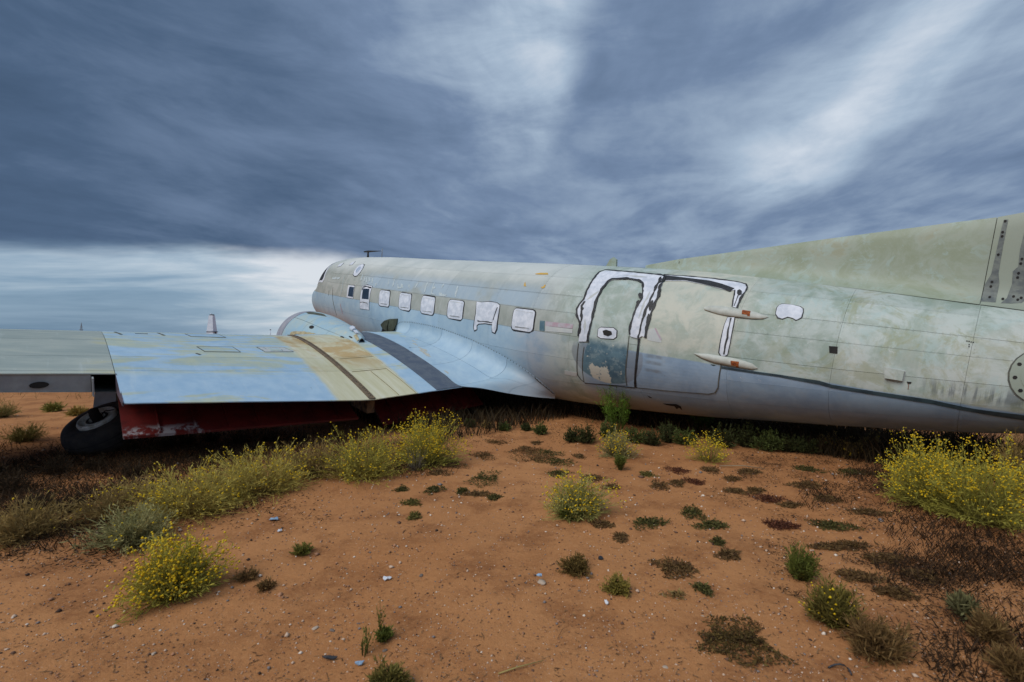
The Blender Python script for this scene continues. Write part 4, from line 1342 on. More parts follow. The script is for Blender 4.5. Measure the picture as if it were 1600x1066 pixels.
def nac(x, a, off=0.0):
    tz, hw, yc = np.interp(x, NX, NT_), np.interp(x, NX, NW), np.interp(x, NX, NC)
    zb = -.87
    s_, c_ = math.sin(R_(a)), math.cos(R_(a))
    hgt = (tz - zb) if c_ > 0 else .72 * max(0.02, 1 - ((x - 4.55) / 3.4) ** 2)
    return [float(x), float(yc + (hw + off) * s_), float(zb + (hgt + off) * c_)]


nacelle = mesh_obj('engine_nacelle', *grid_mesh(lambda a, b, o: nac(a, b, -.008), seq(4.56, 7.95, .12), seq(0, 360, 8)), M_DARK, plane, True)
nacelle['label'] = 'engine nacelle on the wing with its engine and cowling missing'


def nacelle_paint():
    m, t = material('nacelle_paint', .42, spec=.45)
    x, y, z = paint_base(t)
    P = t.comb(x, y, z)
    n_ = t.noise(P, 3.0, 7.0, .65)
    c = t.mix(t.sm(n_, .35, .65), srgb(152, 184, 202), srgb(172, 190, 190))
    c = t.mix(t.m('MULTIPLY', t.sm(n_, .55, .7), t.sm(x, 5.8, 7.0)), c, srgb(196, 194, 176))
    t.put(t.bs.inputs['Base Color'], c)
    return m


M_NAC = nacelle_paint()
for (xa, xb_), (aa, ab) in [((p, q), (r, s)) for p, q in ((4.95, 5.9), (5.9, 6.9), (6.9, 7.94)) for r, s in ((-100, -35), (-35, 35), (35, 100), (100, 260))]:
    mesh_obj('skin_panel', *grid_mesh(lambda a, b, o: nac(a, b, o), seq(xa + .003, xb_ - .003, .08), seq(aa + .3, ab - .3, 5), .007), M_NAC, nacelle, True)
mesh_obj('cowl_ring', *grid_mesh(lambda a, b, o: nac(a, b, o + .004), seq(4.56, 4.945, .06), seq(0, 360, 6), .02), simple_mat('lilac_grey', srgb(142, 146, 160), srgb(160, 162, 170), 4, .45), nacelle, True)
fw_ = [L(nac(4.6, a, -.01)) for a in range(0, 360, 12)]
mesh_obj('firewall', fw_, [tuple(range(len(fw_)))], M_METAL, nacelle)
for (hx, ha, hs) in ((6.17, 41, .08), (7.47, 38, .055), (7.68, 28, .045)):
    skin_patch('inspection_hole', [(hx + hs * 1.3 * math.cos(R_(q)), ha + hs * .55 * math.sin(R_(q)) / .012) for q in range(0, 360, 30)], .006, M_DARK, nacelle, .003, (.05, 4), nac)
skin_patch('torn_edge', [(4.9, 12), (5.1, 4), (5.6, -2), (5.9, 2), (5.6, 10), (5.2, 16)], .006, M_OLIVE, nacelle, .003, (.1, 4), nac)
M_TAN = simple_mat('tan_scuff', srgb(178, 170, 138), srgb(146, 134, 104), 10, .7)
skin_stroke('root_seal', [(5.45, 66), (5.75, 60), (6.25, 55), (6.7, 51.5), (7.1, 49.2), (7.42, 47.5)], .075, .012, M_TAN, nacelle, .3, 3, surf=nac, pscale=.012)
skin_stroke('root_seal_edge', [(5.95, 61.5), (6.5, 57), (6.94, 54), (7.29, 52.2), (7.5, 51.5)], .022, .016, M_BLACK, nacelle, .4, 4, surf=nac, pscale=.012)
skin_patch('torn_scrap', [(7.40, 8), (7.22, -8), (7.32, -12), (7.5, -2), (7.56, 9)], .05, M_WHITE, nacelle, .03, (.05, 3), nac)
skin_patch('torn_scrap', [(7.55, 6), (7.58, -4), (7.74, -2), (7.72, 9)], .035, M_WHITE, nacelle, .02, (.05, 3), nac)
skin_stroke('tail_rib', [(7.74, 15), (7.82, 19), (7.93, 26)], .07, .022, M_TAN, nacelle, .2, 3, surf=nac, pscale=.006)

# ---- starboard wing and nacelle, mostly hidden behind the fuselage
def mir(p):
    return [p[0], -p[1], p[2]]


sw2 = mesh_obj('starboard_wing', *grid_mesh(lambda a, b, o: mir(wpt(a, b, True)), seq(1.2, 13.8, .9), tseq(0, 1, 16)), M_WING, plane, True)
mesh_obj('wing_underside', *grid_mesh(lambda a, b, o: mir(wpt(a, b, False)), seq(.6, 13.8, .9), tseq(0, 1, 16)), M_METAL, sw2, True)
mesh_obj('starboard_nacelle', *grid_mesh(lambda a, b, o: mir(nac(a, b)), seq(4.56, 7.95, .2), seq(0, 360, 10)), M_NAC, plane, True)


# ---- landing gear standing in the shade under the nacelles, and the tail wheel
def wheel_profile(rad, half):
    return [(rad * .52, -half * .62), (rad * .62, -half * .8), (rad * .8, -half), (rad * .93, -half * .8), (rad, -half * .35), (rad, half * .35), (rad * .93, half * .8), (rad * .8, half), (rad * .62, half * .8), (rad * .52, half * .62)]


def lathe(profile, seg=32):
    V, F = [], []
    n = len(profile)
    for k in range(seg):
        a = 2 * math.pi * k / seg
        for r_, h_ in profile:
            V.append((r_ * math.cos(a), r_ * math.sin(a), h_))
    for k in range(seg):
        for i in range(n - 1):
            F.append((k * n + i, ((k + 1) % seg) * n + i, ((k + 1) % seg) * n + i + 1, k * n + i + 1))
    return V, F


M_TYRE = simple_mat('old_rubber', srgb(44, 42, 42), srgb(62, 57, 54), 9, .85, 0, .4, 50)


def local_height_to_ground(x, y):
    p0, p1 = to_world((x, y, 0)), to_world((x, y, -1))
    return -(p0.z - 0.0) / (p0.z - p1.z)


for sgn in (1, -1):
    gz = local_height_to_ground(5.9, sgn * 2.5)
    rad = .52
    leg = tube('gear_leg', [L((6.1, sgn * 2.5, -1.1)), L((5.9, sgn * 2.5, gz + rad))], .07, M_DARK, plane)
    V_, F_ = lathe(wheel_profile(rad, .2))
    c_ = L((5.9, sgn * 2.5, gz + rad - .02))
    mesh_obj('tyre', [(c_[0] + p[0], c_[1] + p[2], c_[2] + p[1]) for p in V_], F_, M_TYRE, leg, True)
gz = local_height_to_ground(17.4, 0)
leg = tube('tail_wheel_leg', [L((17.2, 0, .1)), L((17.4, 0, gz + .25))], .06, M_DARK, plane)
V_, F_ = lathe(wheel_profile(.27, .1))
c_ = L((17.4, 0, gz + .26))
mesh_obj('tyre', [(c_[0] + p[0], c_[1] + p[2], c_[2] + p[1]) for p in V_], F_, M_TYRE, leg, True)

# ------------------------------------------------------------------ loose main wheel under the wing
def build_wheel():
    gx, gy, gz_, mpp = at(158, 703)
    root = empty('main_wheel', (gx, gy + .05, gz_))
    tag(root, 'old black aircraft tyre lying tilted on the sand under the wing', 'wheel')
    ax = Vector((-.10, -.50, .86)).normalized()
    q = Vector((0, 0, 1)).rotation_difference(ax)
    c = Vector((0.0, 0.0, .25))
    def put(name, prof_, mat, parent, off=0.0, seg=40):
        V, F = lathe(prof_, seg)
        V = [q @ (Vector(p) + Vector((0, 0, off))) + c for p in V]
        return mesh_obj(name, V, F, mat, parent, True)
    R0, hw = .42, .18
    ty = put('tyre', [(.20, hw * .55), (.22, hw * .9), (.29, hw), (.375, hw * .88), (.405, hw * .6), (R0, hw * .2), (R0, -hw * .2), (.405, -hw * .6), (.375, -hw * .88), (.29, -hw), (.22, -hw * .9), (.20, -hw * .55)], M_TYRE, root)
    for g in (-.05, .0, .05):
        put('tread_groove', [(R0 + .002, g - .006), (R0 - .004, g), (R0 + .002, g + .006)], M_DARK, ty)
    M_RIM = simple_mat('worn_rim', srgb(222, 226, 222), srgb(170, 170, 160), 14, .5)
    rim = put('rim', [(.02, .15), (.08, .155), (.085, .18), (.125, .175), (.145, .155), (.17, .16), (.18, .20), (.20, .205), (.215, .18), (.205, .08)], M_RIM, root)
    put('hub_recess', [(.088, .183), (.118, .179)], M_DARK, rim)
    axl = tube('axle', [q @ Vector((0, 0, .1)) + c, q @ Vector((.0, .0, .24)) + c, q @ Vector((0.01, .01, .31)) + c], [.06, .055, .05], M_DARK, rim)
    tube('brake_line', [q @ Vector((.05, .02, .2)) + c, q @ Vector((.10, .05, .24)) + c, q @ Vector((.15, .12, .2)) + c], .008, M_DARK, rim)
    # flat fairing plate that runs from the wheel up to the wing
    plate = [(-.36, .22, .34), (-.06, .24, .36), (-.20, .42, .80), (-.46, .40, .80)]
    b = [(x, y + .05, z) for x, y, z in plate]
    mesh_obj('leg_fairing', [Vector(p) for p in plate + b], [(0, 1, 2, 3), (7, 6, 5, 4), (0, 4, 5, 1), (1, 5, 6, 2), (2, 6, 7, 3), (3, 7, 4, 0)], simple_mat('blue_grey_plate', srgb(190, 210, 226), srgb(168, 188, 204), 6, .5), root)


build_wheel()


# ------------------------------------------------------------------ far masts and the tower behind the wing
def build_far():
    M_TW = simple_mat('tower_white', srgb(214, 226, 240), srgb(196, 210, 228), .8, .7)
    M_TD = simple_mat('tower_dark', srgb(58, 64, 72), srgb(80, 84, 88), 2, .7)
    D = 160.0
    x0 = (331 - 800) / FPX * D
    s = D / FPX
    root = empty('tower', (x0, D, 0))
    tag(root, 'white tapering tower with dark cap standing far off behind the wing', 'tower')

    def frust(name, z0, z1, w0, w1, mat, parent, dx_=0.0):
        V = [(dx_ + sx * ww / 2, sy * ww / 2, zz) for zz, ww in ((z0, w0), (z1, w1)) for sx, sy in ((-1, -1), (1, -1), (1, 1), (-1, 1))]
        return mesh_obj(name, V, [(3, 2, 1, 0), (4, 5, 6, 7), (0, 1, 5, 4), (1, 2, 6, 5), (2, 3, 7, 6), (3, 0, 4, 7)], mat, parent)
    top = CAM_H + (525 - 493) * s
    mid = CAM_H + (525 - 519) * s
    body = frust('shaft', 0, top, 12.5 * s, 6.0 * s, M_TW, root)
    frust('ledge', mid, mid + .9 * s, 11.5 * s, 11.5 * s, M_TD, root, .6 * s)
    frust('tank', mid - 3.2 * s, mid + .4 * s, 1.6 * s, 1.6 * s, M_TD, root, 5.6 * s)
    frust('cap', top, top + 1.6 * s, 4.8 * s, 4.4 * s, M_TD, root, .2 * s)
    frust('finial', top + 1.6 * s, top + 3.2 * s, 1.6 * s, 1.2 * s, M_TW, root, -1.2 * s)
    for k in range(3):
        frust('panel_rib', 1 + k * 2.2, 1.1 + k * 2.2, (12.4 - 2.0 * k) * s, (12.3 - 2.0 * k) * s, M_TW, body)
    D2 = 320.0
    s2 = D2 / FPX
    M_LAT = simple_mat('mast_grey', srgb(128, 132, 140), srgb(110, 116, 124), 1, .7)
    r2 = empty('lattice_mast', ((127 - 800) / FPX * D2, D2, 0))
    tag(r2, 'faint grey lattice mast on the horizon beyond the outer wing', 'mast')
    hgt = CAM_H + 21 * s2
    for sx in (-1, 1):
        for sy in (-1, 1):
            tube('leg', [(sx * 1.6 * s2, sy * 1.6 * s2, 0), (0, 0, hgt)], .12, M_LAT, r2, 5)
    for z, hw in ((hgt * .55, 3.2), (hgt * .72, 2.2)):
        tube('cross_arm', [(-hw * s2, 0, z), (hw * s2, 0, z)], .12, M_LAT, r2, 5)
    r3 = empty('beacon_post', ((422.5 - 800) / FPX * D2, D2, 0))
    tag(r3, 'thin pale post with dark top on the horizon left of the nacelle', 'post')
    h3 = CAM_H + 9.0 * s2
    tube('shaft', [(0, 0, 0), (0, 0, h3)], .22, M_TW, r3, 6)
    frust('lamp', h3, h3 + 1.2 * s2, 1.5 * s2, 1.3 * s2, M_TD, r3)


build_far()


# ------------------------------------------------------------------ plants
def leaf_mat(name, trans=0.25, rough=.75):
    m, t = material(name, rough, spec=.2)
    at_ = t.n('ShaderNodeAttribute', attribute_name='Col')
    oi = t.n('ShaderNodeObjectInfo')
    c = t.mix(t.m('MULTIPLY', oi.outputs['Random'], .25), at_.outputs['Color'], t.mix(1.0, at_.outputs['Color'], (.8, .72, .6), 'MULTIPLY'))
    t.put(t.bs.inputs['Base Color'], c)
    tr = t.n('ShaderNodeBsdfTranslucent')
    t.put(tr.inputs[0], c)
    ms = t.n('ShaderNodeMixShader')
    ms.inputs[0].default_value = trans
    t.put(ms.inputs[1], t.bs.outputs[0])
    t.put(ms.inputs[2], tr.outputs[0])
    t.put(t.bs_out.inputs[0], ms.outputs[0])
    return m


M_LEAF = leaf_mat('foliage')
M_FLOWER = leaf_mat('petals', .2, .6)


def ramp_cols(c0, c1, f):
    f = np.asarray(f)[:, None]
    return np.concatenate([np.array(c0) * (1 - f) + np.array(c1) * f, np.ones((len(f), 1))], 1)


def plant_arrays(seed, H, Rr, nst, nleaf, leafL, leafW, c_base, c_tip, stem_w=.003, upright=.0, ragged=.35, droop=.0, root_r=.18, low=-.05):
    """stems and leaves of one bushy plant as vertex, triangle and colour arrays plus the stem tips"""
    g = np.random.default_rng(seed)
    az = g.uniform(0, 2 * np.pi, nst)
    cz = g.uniform(low, 1, nst) ** (1.0) if low >= 0 else g.uniform(low, 1, nst)
    cz = np.clip(cz, -.05, 1)
    cz = cz * (1 - upright) + upright * np.clip(g.normal(.85, .12, nst), .2, 1)
    sz = np.sqrt(np.clip(1 - cz ** 2, 0, 1))
    # lumpy outline
    lump = 1 + .22 * np.sin(az * 3 + g.uniform(0, 6)) * sz + .15 * np.sin(az * 5 + g.uniform(0, 6) + cz * 4)
    ln = g.uniform(1 - ragged, 1.06, nst) * lump
    tip = np.stack([np.cos(az) * sz * Rr * ln, np.sin(az) * sz * Rr * ln, np.maximum(cz, .02) * H * ln], 1)
    b_az = az + g.normal(0, .6, nst)
    br = Rr * root_r * np.sqrt(g.uniform(0, 1, nst))
    base = np.stack([np.cos(b_az) * br, np.sin(b_az) * br, np.zeros(nst) - .01], 1)
    ctl = base + (tip - base) * np.array([.38, .38, .62]) + g.normal(0, .05, (nst, 3)) * Rr
    ctl[:, 2] = np.maximum(ctl[:, 2], .01)
    tip[:, 2] -= droop * sz * H
    tip[:, 2] = np.maximum(tip[:, 2], .012)
    S = 5
    ts = np.linspace(0, 1, S)
    C = (1 - ts)[None, :, None] ** 2 * base[:, None] + 2 * ((1 - ts) * ts)[None, :, None] * ctl[:, None] + (ts ** 2)[None, :, None] * tip[:, None]
    side = g.normal(0, 1, (nst, 3))
    side /= np.linalg.norm(side, axis=1)[:, None]
    wd = stem_w * (1 - .7 * ts)
    A = C + side[:, None] * wd[None, :, None]
    B = C - side[:, None] * wd[None, :, None]
    V = [np.stack([A, B], 2).reshape(-1, 3)]
    idx = np.arange(nst)[:, None] * (2 * S) + np.arange(S - 1)[None, :] * 2
    F = [np.concatenate([np.stack([idx, idx + 1, idx + 3], -1).reshape(-1, 3), np.stack([idx, idx + 3, idx + 2], -1).reshape(-1, 3)])]
    jit = g.uniform(-.15, .15, nst)
    fcol = np.clip(np.repeat(np.repeat(ts[None], nst, 0)[..., None], 2, 2) + jit[:, None, None], 0, 1).reshape(-1)
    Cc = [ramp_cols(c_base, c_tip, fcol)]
    nv = len(V[0])
    if nleaf:
        n = nst * nleaf
        tl = g.uniform(.25, 1, n) ** .8
        si = np.repeat(np.arange(nst), nleaf)
        p = (1 - tl)[:, None] ** 2 * base[si] + 2 * ((1 - tl) * tl)[:, None] * ctl[si] + (tl ** 2)[:, None] * tip[si]
        d = (tip - base)[si]
        d = d / (np.linalg.norm(d, axis=1)[:, None] + 1e-6) + g.normal(0, .55, (n, 3))
        d /= np.linalg.norm(d, axis=1)[:, None]
        l = leafL * g.uniform(.5, 1.3, n)[:, None]
        sd2 = np.cross(d, g.normal(0, 1, (n, 3)))
        sd2 /= np.linalg.norm(sd2, axis=1)[:, None] + 1e-6
        wv = sd2 * leafW * g.uniform(.6, 1.3, n)[:, None]
        q0 = p
        q1 = p + d * l * .5 + wv
        q2 = p + d * l
        q3 = p + d * l * .5 - wv
        LV = np.stack([q0, q1, q2, q3], 1).reshape(-1, 3)
        LV[:, 2] = np.maximum(LV[:, 2], .004)
        V.append(LV)
        i0 = nv + np.arange(n) * 4
        F.append(np.concatenate([np.stack([i0, i0 + 1, i0 + 2], 1), np.stack([i0, i0 + 2, i0 + 3], 1)]))
        fl = np.clip(tl + g.normal(0, .25, n), 0, 1.15)
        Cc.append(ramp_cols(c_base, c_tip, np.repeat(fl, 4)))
        nv += len(LV)
    return np.concatenate(V), np.concatenate(F), np.concatenate(Cc), tip


def flower_arrays(seed, tips, per, rad, spread, c0, c1):
    g = np.random.default_rng(seed)
    n = len(tips) * per
    c = np.repeat(tips, per, 0) + g.normal(0, spread, (n, 3))
    c[:, 2] = np.maximum(c[:, 2], .01)
    r = rad * g.uniform(.5, 1.35, n)
    o = np.array([(1, 0, 0), (0, 1, 0), (-1, 0, 0), (0, -1, 0), (0, 0, .8), (0, 0, -.8)])
    V = c[:, None] + o[None] * r[:, None, None]
    tri = np.array([(0, 1, 4), (1, 2, 4), (2, 3, 4), (3, 0, 4), (1, 0, 5), (2, 1, 5), (3, 2, 5), (0, 3, 5)])
    F = (np.arange(n) * 6)[:, None, None] + tri[None]
    return V.reshape(-1, 3), F.reshape(-1, 3), ramp_cols(c0, c1, np.repeat(g.uniform(0, 1, n), 6))


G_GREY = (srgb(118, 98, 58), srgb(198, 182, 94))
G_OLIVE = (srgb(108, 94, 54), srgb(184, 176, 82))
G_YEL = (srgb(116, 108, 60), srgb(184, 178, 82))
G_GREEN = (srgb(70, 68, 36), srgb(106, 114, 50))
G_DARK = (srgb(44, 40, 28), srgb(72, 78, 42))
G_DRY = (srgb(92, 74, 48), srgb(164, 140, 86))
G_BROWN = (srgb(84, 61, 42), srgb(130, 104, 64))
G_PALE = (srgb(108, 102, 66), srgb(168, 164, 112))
FL = (srgb(222, 184, 24), srgb(238, 208, 52))


def bush(name, px, py, wpx, hpx, label, cat='bush', cols=G_GREY, nst=420, nleaf=9, flowers=0.6, per=2, fr=.008, leafL=.045, leafW=.0028, group=None, seed=None, upright=.1, droop=.0, dens=1.0, depth_f=.9, root_r=.3, dark_root=True):
    x, y, z, s = at(px, py)
    seed = seed if seed is not None else int(px * 7 + py * 13)
    W_, Hh = wpx * s / 2, hpx * s
    nst = int(nst * dens)
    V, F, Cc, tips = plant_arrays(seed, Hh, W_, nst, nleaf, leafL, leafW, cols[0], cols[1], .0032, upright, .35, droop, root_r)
    root = empty(name, (x, y, z))
    root.rotation_euler = (0, 0, 0)
    tag(root, label, cat, group)
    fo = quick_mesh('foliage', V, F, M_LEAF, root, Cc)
    if flowers > 0:
        g = np.random.default_rng(seed + 1)
        keep = tips[(g.uniform(0, 1, len(tips)) < flowers) & (tips[:, 2] > .25 * Hh)]
        if len(keep):
            V, F, Cc = flower_arrays(seed + 2, keep, per, fr, fr * 2.2, *FL)
            fl_ = quick_mesh('flower_heads', V, F, M_FLOWER, root, Cc)
            fl_['kind'] = 'stuff'
    return root


def mat_plant(name, px, py, wpx, hpx, label, cols, group=None, cat='weed', n=420, hgt=.03, leaf=.02, seed=None):
    """low creeping weed: many small leaves in an irregular patch"""
    x, y, z, s = at(px, py)
    seed = seed if seed is not None else int(px * 3 + py * 11)
    g = np.random.default_rng(seed)
    rx = wpx * s / 2
    ry = min(max(hpx * s / 2 * (y / CAM_H) * .8, rx * .45), rx * 1.4)
    ph = g.uniform(0, 6.28, 4)
    az = g.uniform(0, 2 * np.pi, n)
    edge = 1 + .32 * np.sin(2 * az + ph[0]) + .22 * np.sin(3 * az + ph[1]) + .16 * np.sin(7 * az + ph[2])
    rr = g.uniform(0, 1, n) ** .62 * edge
    p = np.stack([np.cos(az) * rr * rx, np.sin(az) * rr * ry, np.abs(g.normal(0, hgt * .5, n)) * np.clip(1.25 - rr, .15, 1) + .003], 1)
    d = g.normal(0, 1, (n, 3)) * np.array([1, 1, .55])
    d /= np.linalg.norm(d, axis=1)[:, None]
    sd2 = np.cross(d, g.normal(0, 1, (n, 3)))
    sd2 /= np.linalg.norm(sd2, axis=1)[:, None] + 1e-6
    l = leaf * g.uniform(.5, 1.6, n)[:, None]
    q = np.stack([p, p + d * l * .5 + sd2 * l * .16, p + d * l, p + d * l * .5 - sd2 * l * .16], 1).reshape(-1, 3)
    q[:, 2] = np.maximum(q[:, 2], .002)
    i0 = np.arange(n) * 4
    F = np.concatenate([np.stack([i0, i0 + 1, i0 + 2], 1), np.stack([i0, i0 + 2, i0 + 3], 1)])
    Cc = ramp_cols(cols[0], cols[1], np.repeat(np.clip(g.normal(.5, .3, n), 0, 1), 4))
    o = quick_mesh(name, q, F, M_LEAF, None, Cc)
    o.location = (x, y, z)
    tag(o, label, cat, group)
    return o


# the row of shrubs under the trailing edge
bush('shrub', 42, 842, 120, 66, 'dark drab shrub at the left edge of the picture', cols=G_DRY, flowers=.05, nst=360)
bush('shrub', 212, 846, 120, 58, 'rounded grey green shrub in front of the left end of the shrub row', cols=G_PALE, flowers=.05, nst=420, leafW=.0032)
bush('shrub', 190, 808, 150, 58, 'straw coloured shrub at the left end of the shrub row', cols=G_DRY, flowers=.12, nst=430)
bush('shrub', 300, 798, 200, 74, 'wide grey shrub with scattered yellow flowers, second from left in the row', cols=G_GREY, flowers=.35, nst=640)
bush('shrub', 408, 766, 180, 68, 'wide shrub with yellow flowers in the middle of the shrub row', cols=G_GREY, flowers=.4, nst=600)
bush('shrub', 490, 744, 110, 54, 'small grey dry shrub in the row below the flap gap', cols=G_DRY, flowers=.05, nst=380)
bush('shrub', 568, 744, 150, 74, 'full olive shrub with yellow tips below the inner flap', cols=G_OLIVE, flowers=.5, nst=560)
bush('shrub', 666, 726, 112, 78, 'tall shrub covered in yellow flowers at the right end of the row', cols=G_YEL, flowers=.95, per=3, nst=560)
bush('shrub', 650, 735, 44, 40, 'tangle of bare grey twigs inside the right end of the shrub row', cat='twigs', cols=(srgb(120, 112, 98), srgb(156, 148, 130)), flowers=0, nleaf=0, nst=150)
# separate flowering shrubs
bush('shrub', 270, 922, 142, 88, 'round yellow flowering shrub alone on the sand at lower left', cols=G_YEL, flowers=.95, per=3, fr=.0078, nst=520, leafL=.045)
bush('shrub', 900, 806, 108, 66, 'pale spreading shrub with yellow tips alone in the middle of the sand', cols=(srgb(126, 122, 76), srgb(176, 172, 100)), flowers=.7, nst=420, per=2, leafL=.05)
bush('shrub', 890, 812, 36, 20, 'bright green tuft at the foot of the pale spreading shrub', cat='weed', cols=G_GREEN, flowers=0, nst=140)
bush('shrub', 964, 712, 58, 42, 'small blue green plant dotted yellow below the entry door', cols=G_PALE, flowers=.75, nst=320)
bush('weed', 969, 733, 20, 26, 'upright bright green sprig just in front of the small blue green plant', 'weed', G_GREEN, nst=120, flowers=0, upright=.7)
bush('shrub', 1108, 722, 72, 42, 'sprawling plant with bright yellow flowers below the cargo door', cols=G_YEL, flowers=1, per=3, nst=150, nleaf=5)
bush('shrub', 1452, 790, 150, 104, 'big yellow flowering shrub near the right edge, its left half', cols=G_YEL, flowers=.95, per=3, fr=.0075, nst=620, leafL=.05)
bush('shrub', 1535, 815, 160, 120, 'big yellow flowering shrub near the right edge, its right half', cols=G_YEL, flowers=.85, per=3, fr=.0075, nst=620, leafL=.05)
bush('shrub', 1598, 770, 90, 100, 'brown grassy shrub at the far right edge behind the yellow one', cols=G_DRY, flowers=.3, nst=420, upright=.4)
bush('shrub', 1252, 902, 48, 52, 'small bushy green shrub on the sand right of centre', cols=G_GREEN, flowers=0, nst=300, leafL=.03, upright=.3)
bush('shrub', 1303, 972, 76, 62, 'brownish olive shrub below the small green one at lower right', cols=(srgb(64, 54, 30), srgb(124, 114, 56)), flowers=.1, nst=380, upright=.2)
bush('shrub', 1368, 1018, 96, 48, 'thin dry shrub with bent stems at lower right', cols=G_BROWN, flowers=0, nst=240)
bush('weed', 1503, 960, 40, 36, 'pale grey green rosette in the dark litter at lower right', 'weed', (srgb(74, 70, 46), srgb(122, 118, 80)), nst=50, nleaf=9, flowers=0, leafL=.05, leafW=.005)
bush('weed', 1545, 1000, 52, 40, 'dark spiky weed in the lower right corner litter', 'weed', G_BROWN, nst=160, flowers=0)
bush('weed', 1590, 1062, 60, 40, 'dark weed at the very bottom right corner', 'weed', G_BROWN, nst=160, flowers=0)
bush('weed', 604, 1072, 64, 38, 'brown green tuft cut by the bottom edge of the picture', 'weed', (srgb(70, 60, 34), srgb(120, 112, 56)), nst=260, flowers=0, leafL=.03)
bush('weed', 965, 926, 44, 25, 'yellowish tuft on open sand below the pale spreading shrub', 'weed', (srgb(78, 70, 40), srgb(146, 132, 62)), nst=200, flowers=0, leafL=.02)
bush('weed', 899, 896, 54, 24, 'low brown tuft left of the dark bottle cap', 'weed', (srgb(70, 56, 34), srgb(118, 98, 52)), nst=220, flowers=0, leafL=.02)
bush('weed', 472, 866, 30, 18, 'small green brown tuft right of the round yellow shrub', 'weed', (srgb(78, 66, 36), srgb(122, 122, 56)), nst=120, flowers=0, leafL=.02)
bush('weed', 386, 902, 40, 16, 'small dry grey tuft just right of the round yellow shrub', 'weed', G_BROWN, nst=80, flowers=0, leafL=.02)
bush('weed', 416, 915, 28, 12, 'smaller dry tuft next to the grey one by the round yellow shrub', 'weed', G_BROWN, nst=70, flowers=0, leafL=.02)
bush('weed', 596, 990, 20, 66, 'tall thin green stalk at lower centre', 'weed', G_GREEN, nst=9, nleaf=9, flowers=0, upright=.95, leafL=.016)
bush('weed', 568, 1014, 44, 42, 'leaning green sprig left of the tall thin stalk', 'weed', G_GREEN, nst=14, nleaf=9, flowers=0, upright=.5, leafL=.016)
bush('weed', 600, 992, 26, 18, 'leafy green foot of the tall thin stalk', 'weed', G_GREEN, nst=60, nleaf=10, flowers=0, leafL=.025)
bush('grass_tuft', 40, 690, 56, 27, 'pale grass tuft on the sand left of the tyre', 'grass', (srgb(70, 62, 36), srgb(146, 136, 74)), nst=300, nleaf=4, flowers=0, upright=.35, leafL=.08, dens=1)
bush('grass_tuft', 2, 654, 50, 24, 'grass tuft at the left edge under the outer wing', 'grass', (srgb(70, 62, 36), srgb(130, 124, 66)), nst=260, nleaf=4, flowers=0, upright=.35, leafL=.08)
bush('grass_tuft', 83, 643, 22, 12, 'little green tuft far behind the tyre', 'grass', (srgb(88, 84, 44), srgb(136, 134, 66)), nst=160, nleaf=4, flowers=0, upright=.3, leafL=.1, leafW=.006)
bush('grass_tuft', 122, 650, 26, 12, 'yellow dry tuft behind the tyre', 'grass', (srgb(110, 94, 52), srgb(158, 138, 72)), nst=160, nleaf=4, flowers=0, upright=.3, leafL=.1, leafW=.006)
# green plants against the belly
bush('feathery_weed', 964, 676, 66, 108, 'feathery bright green weed standing against the entry door sill', 'weed', (srgb(70, 80, 36), srgb(112, 146, 52)), nst=110, nleaf=26, flowers=0, upright=.55, leafL=.05, leafW=.003)
bush('feathery_weed', 1096, 676, 46, 46, 'short feathery green weed against the belly below the cargo door', 'weed', (srgb(56, 68, 34), srgb(88, 120, 46)), nst=90, nleaf=22, flowers=0, upright=.5, leafL=.05, leafW=.003)

strip = [(893, 688, 30, 24, 0), (915, 690, 40, 30, 0), (948, 684, 32, 30, 1), (990, 690, 44, 26, 1), (1018, 694, 40, 28, 0), (1044, 690, 36, 34, 0), (1068, 694, 40, 30, 1),
         (1130, 700, 50, 36, 0), (1165, 698, 44, 42, 0), (1200, 704, 50, 36, 1), (1232, 706, 40, 30, 0), (1262, 708, 46, 28, 0), (1296, 706, 40, 30, 2), (1330, 712, 44, 28, 2), (1362, 710, 40, 34, 2), (845, 678, 26, 18, 1), (788, 672, 22, 12, 1), (822, 672, 16, 10, 0), (735, 668, 20, 12, 0), (760, 669, 16, 10, 2)]
ORD = ['first', 'second', 'third', 'fourth', 'fifth', 'sixth', 'seventh', 'eighth', 'ninth', 'tenth', 'eleventh', 'twelfth', 'thirteenth', 'fourteenth', 'fifteenth', 'sixteenth', 'seventeenth', 'eighteenth', 'nineteenth', 'twentieth']
strip.sort()
for k, (a, b, c, d, e) in enumerate(strip):
    bush('weed', a, b, c, d, '%s low weed from the left in the strip along the foot of the fuselage' % ORD[k], 'weed', (G_DARK, (srgb(52, 54, 32), srgb(90, 102, 52)), G_DRY)[e], nst=130, nleaf=9, flowers=.04 if e == 2 else 0, leafL=.035, leafW=.006, upright=.25, group='weeds along the foot of the fuselage')
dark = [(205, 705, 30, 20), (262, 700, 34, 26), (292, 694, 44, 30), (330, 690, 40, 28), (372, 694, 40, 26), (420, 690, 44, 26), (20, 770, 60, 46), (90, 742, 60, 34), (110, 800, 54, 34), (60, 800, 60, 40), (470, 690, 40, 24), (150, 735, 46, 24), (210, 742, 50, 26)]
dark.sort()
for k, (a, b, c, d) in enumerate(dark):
    bush('weed', a, b, c, d, '%s dark dead weed from the left in the shade under the wing' % ORD[k], 'weed', (srgb(40, 32, 26), srgb(74, 60, 42)), nst=130, nleaf=5, flowers=0, leafL=.03, upright=.3, group='dark dead weeds under the wing')

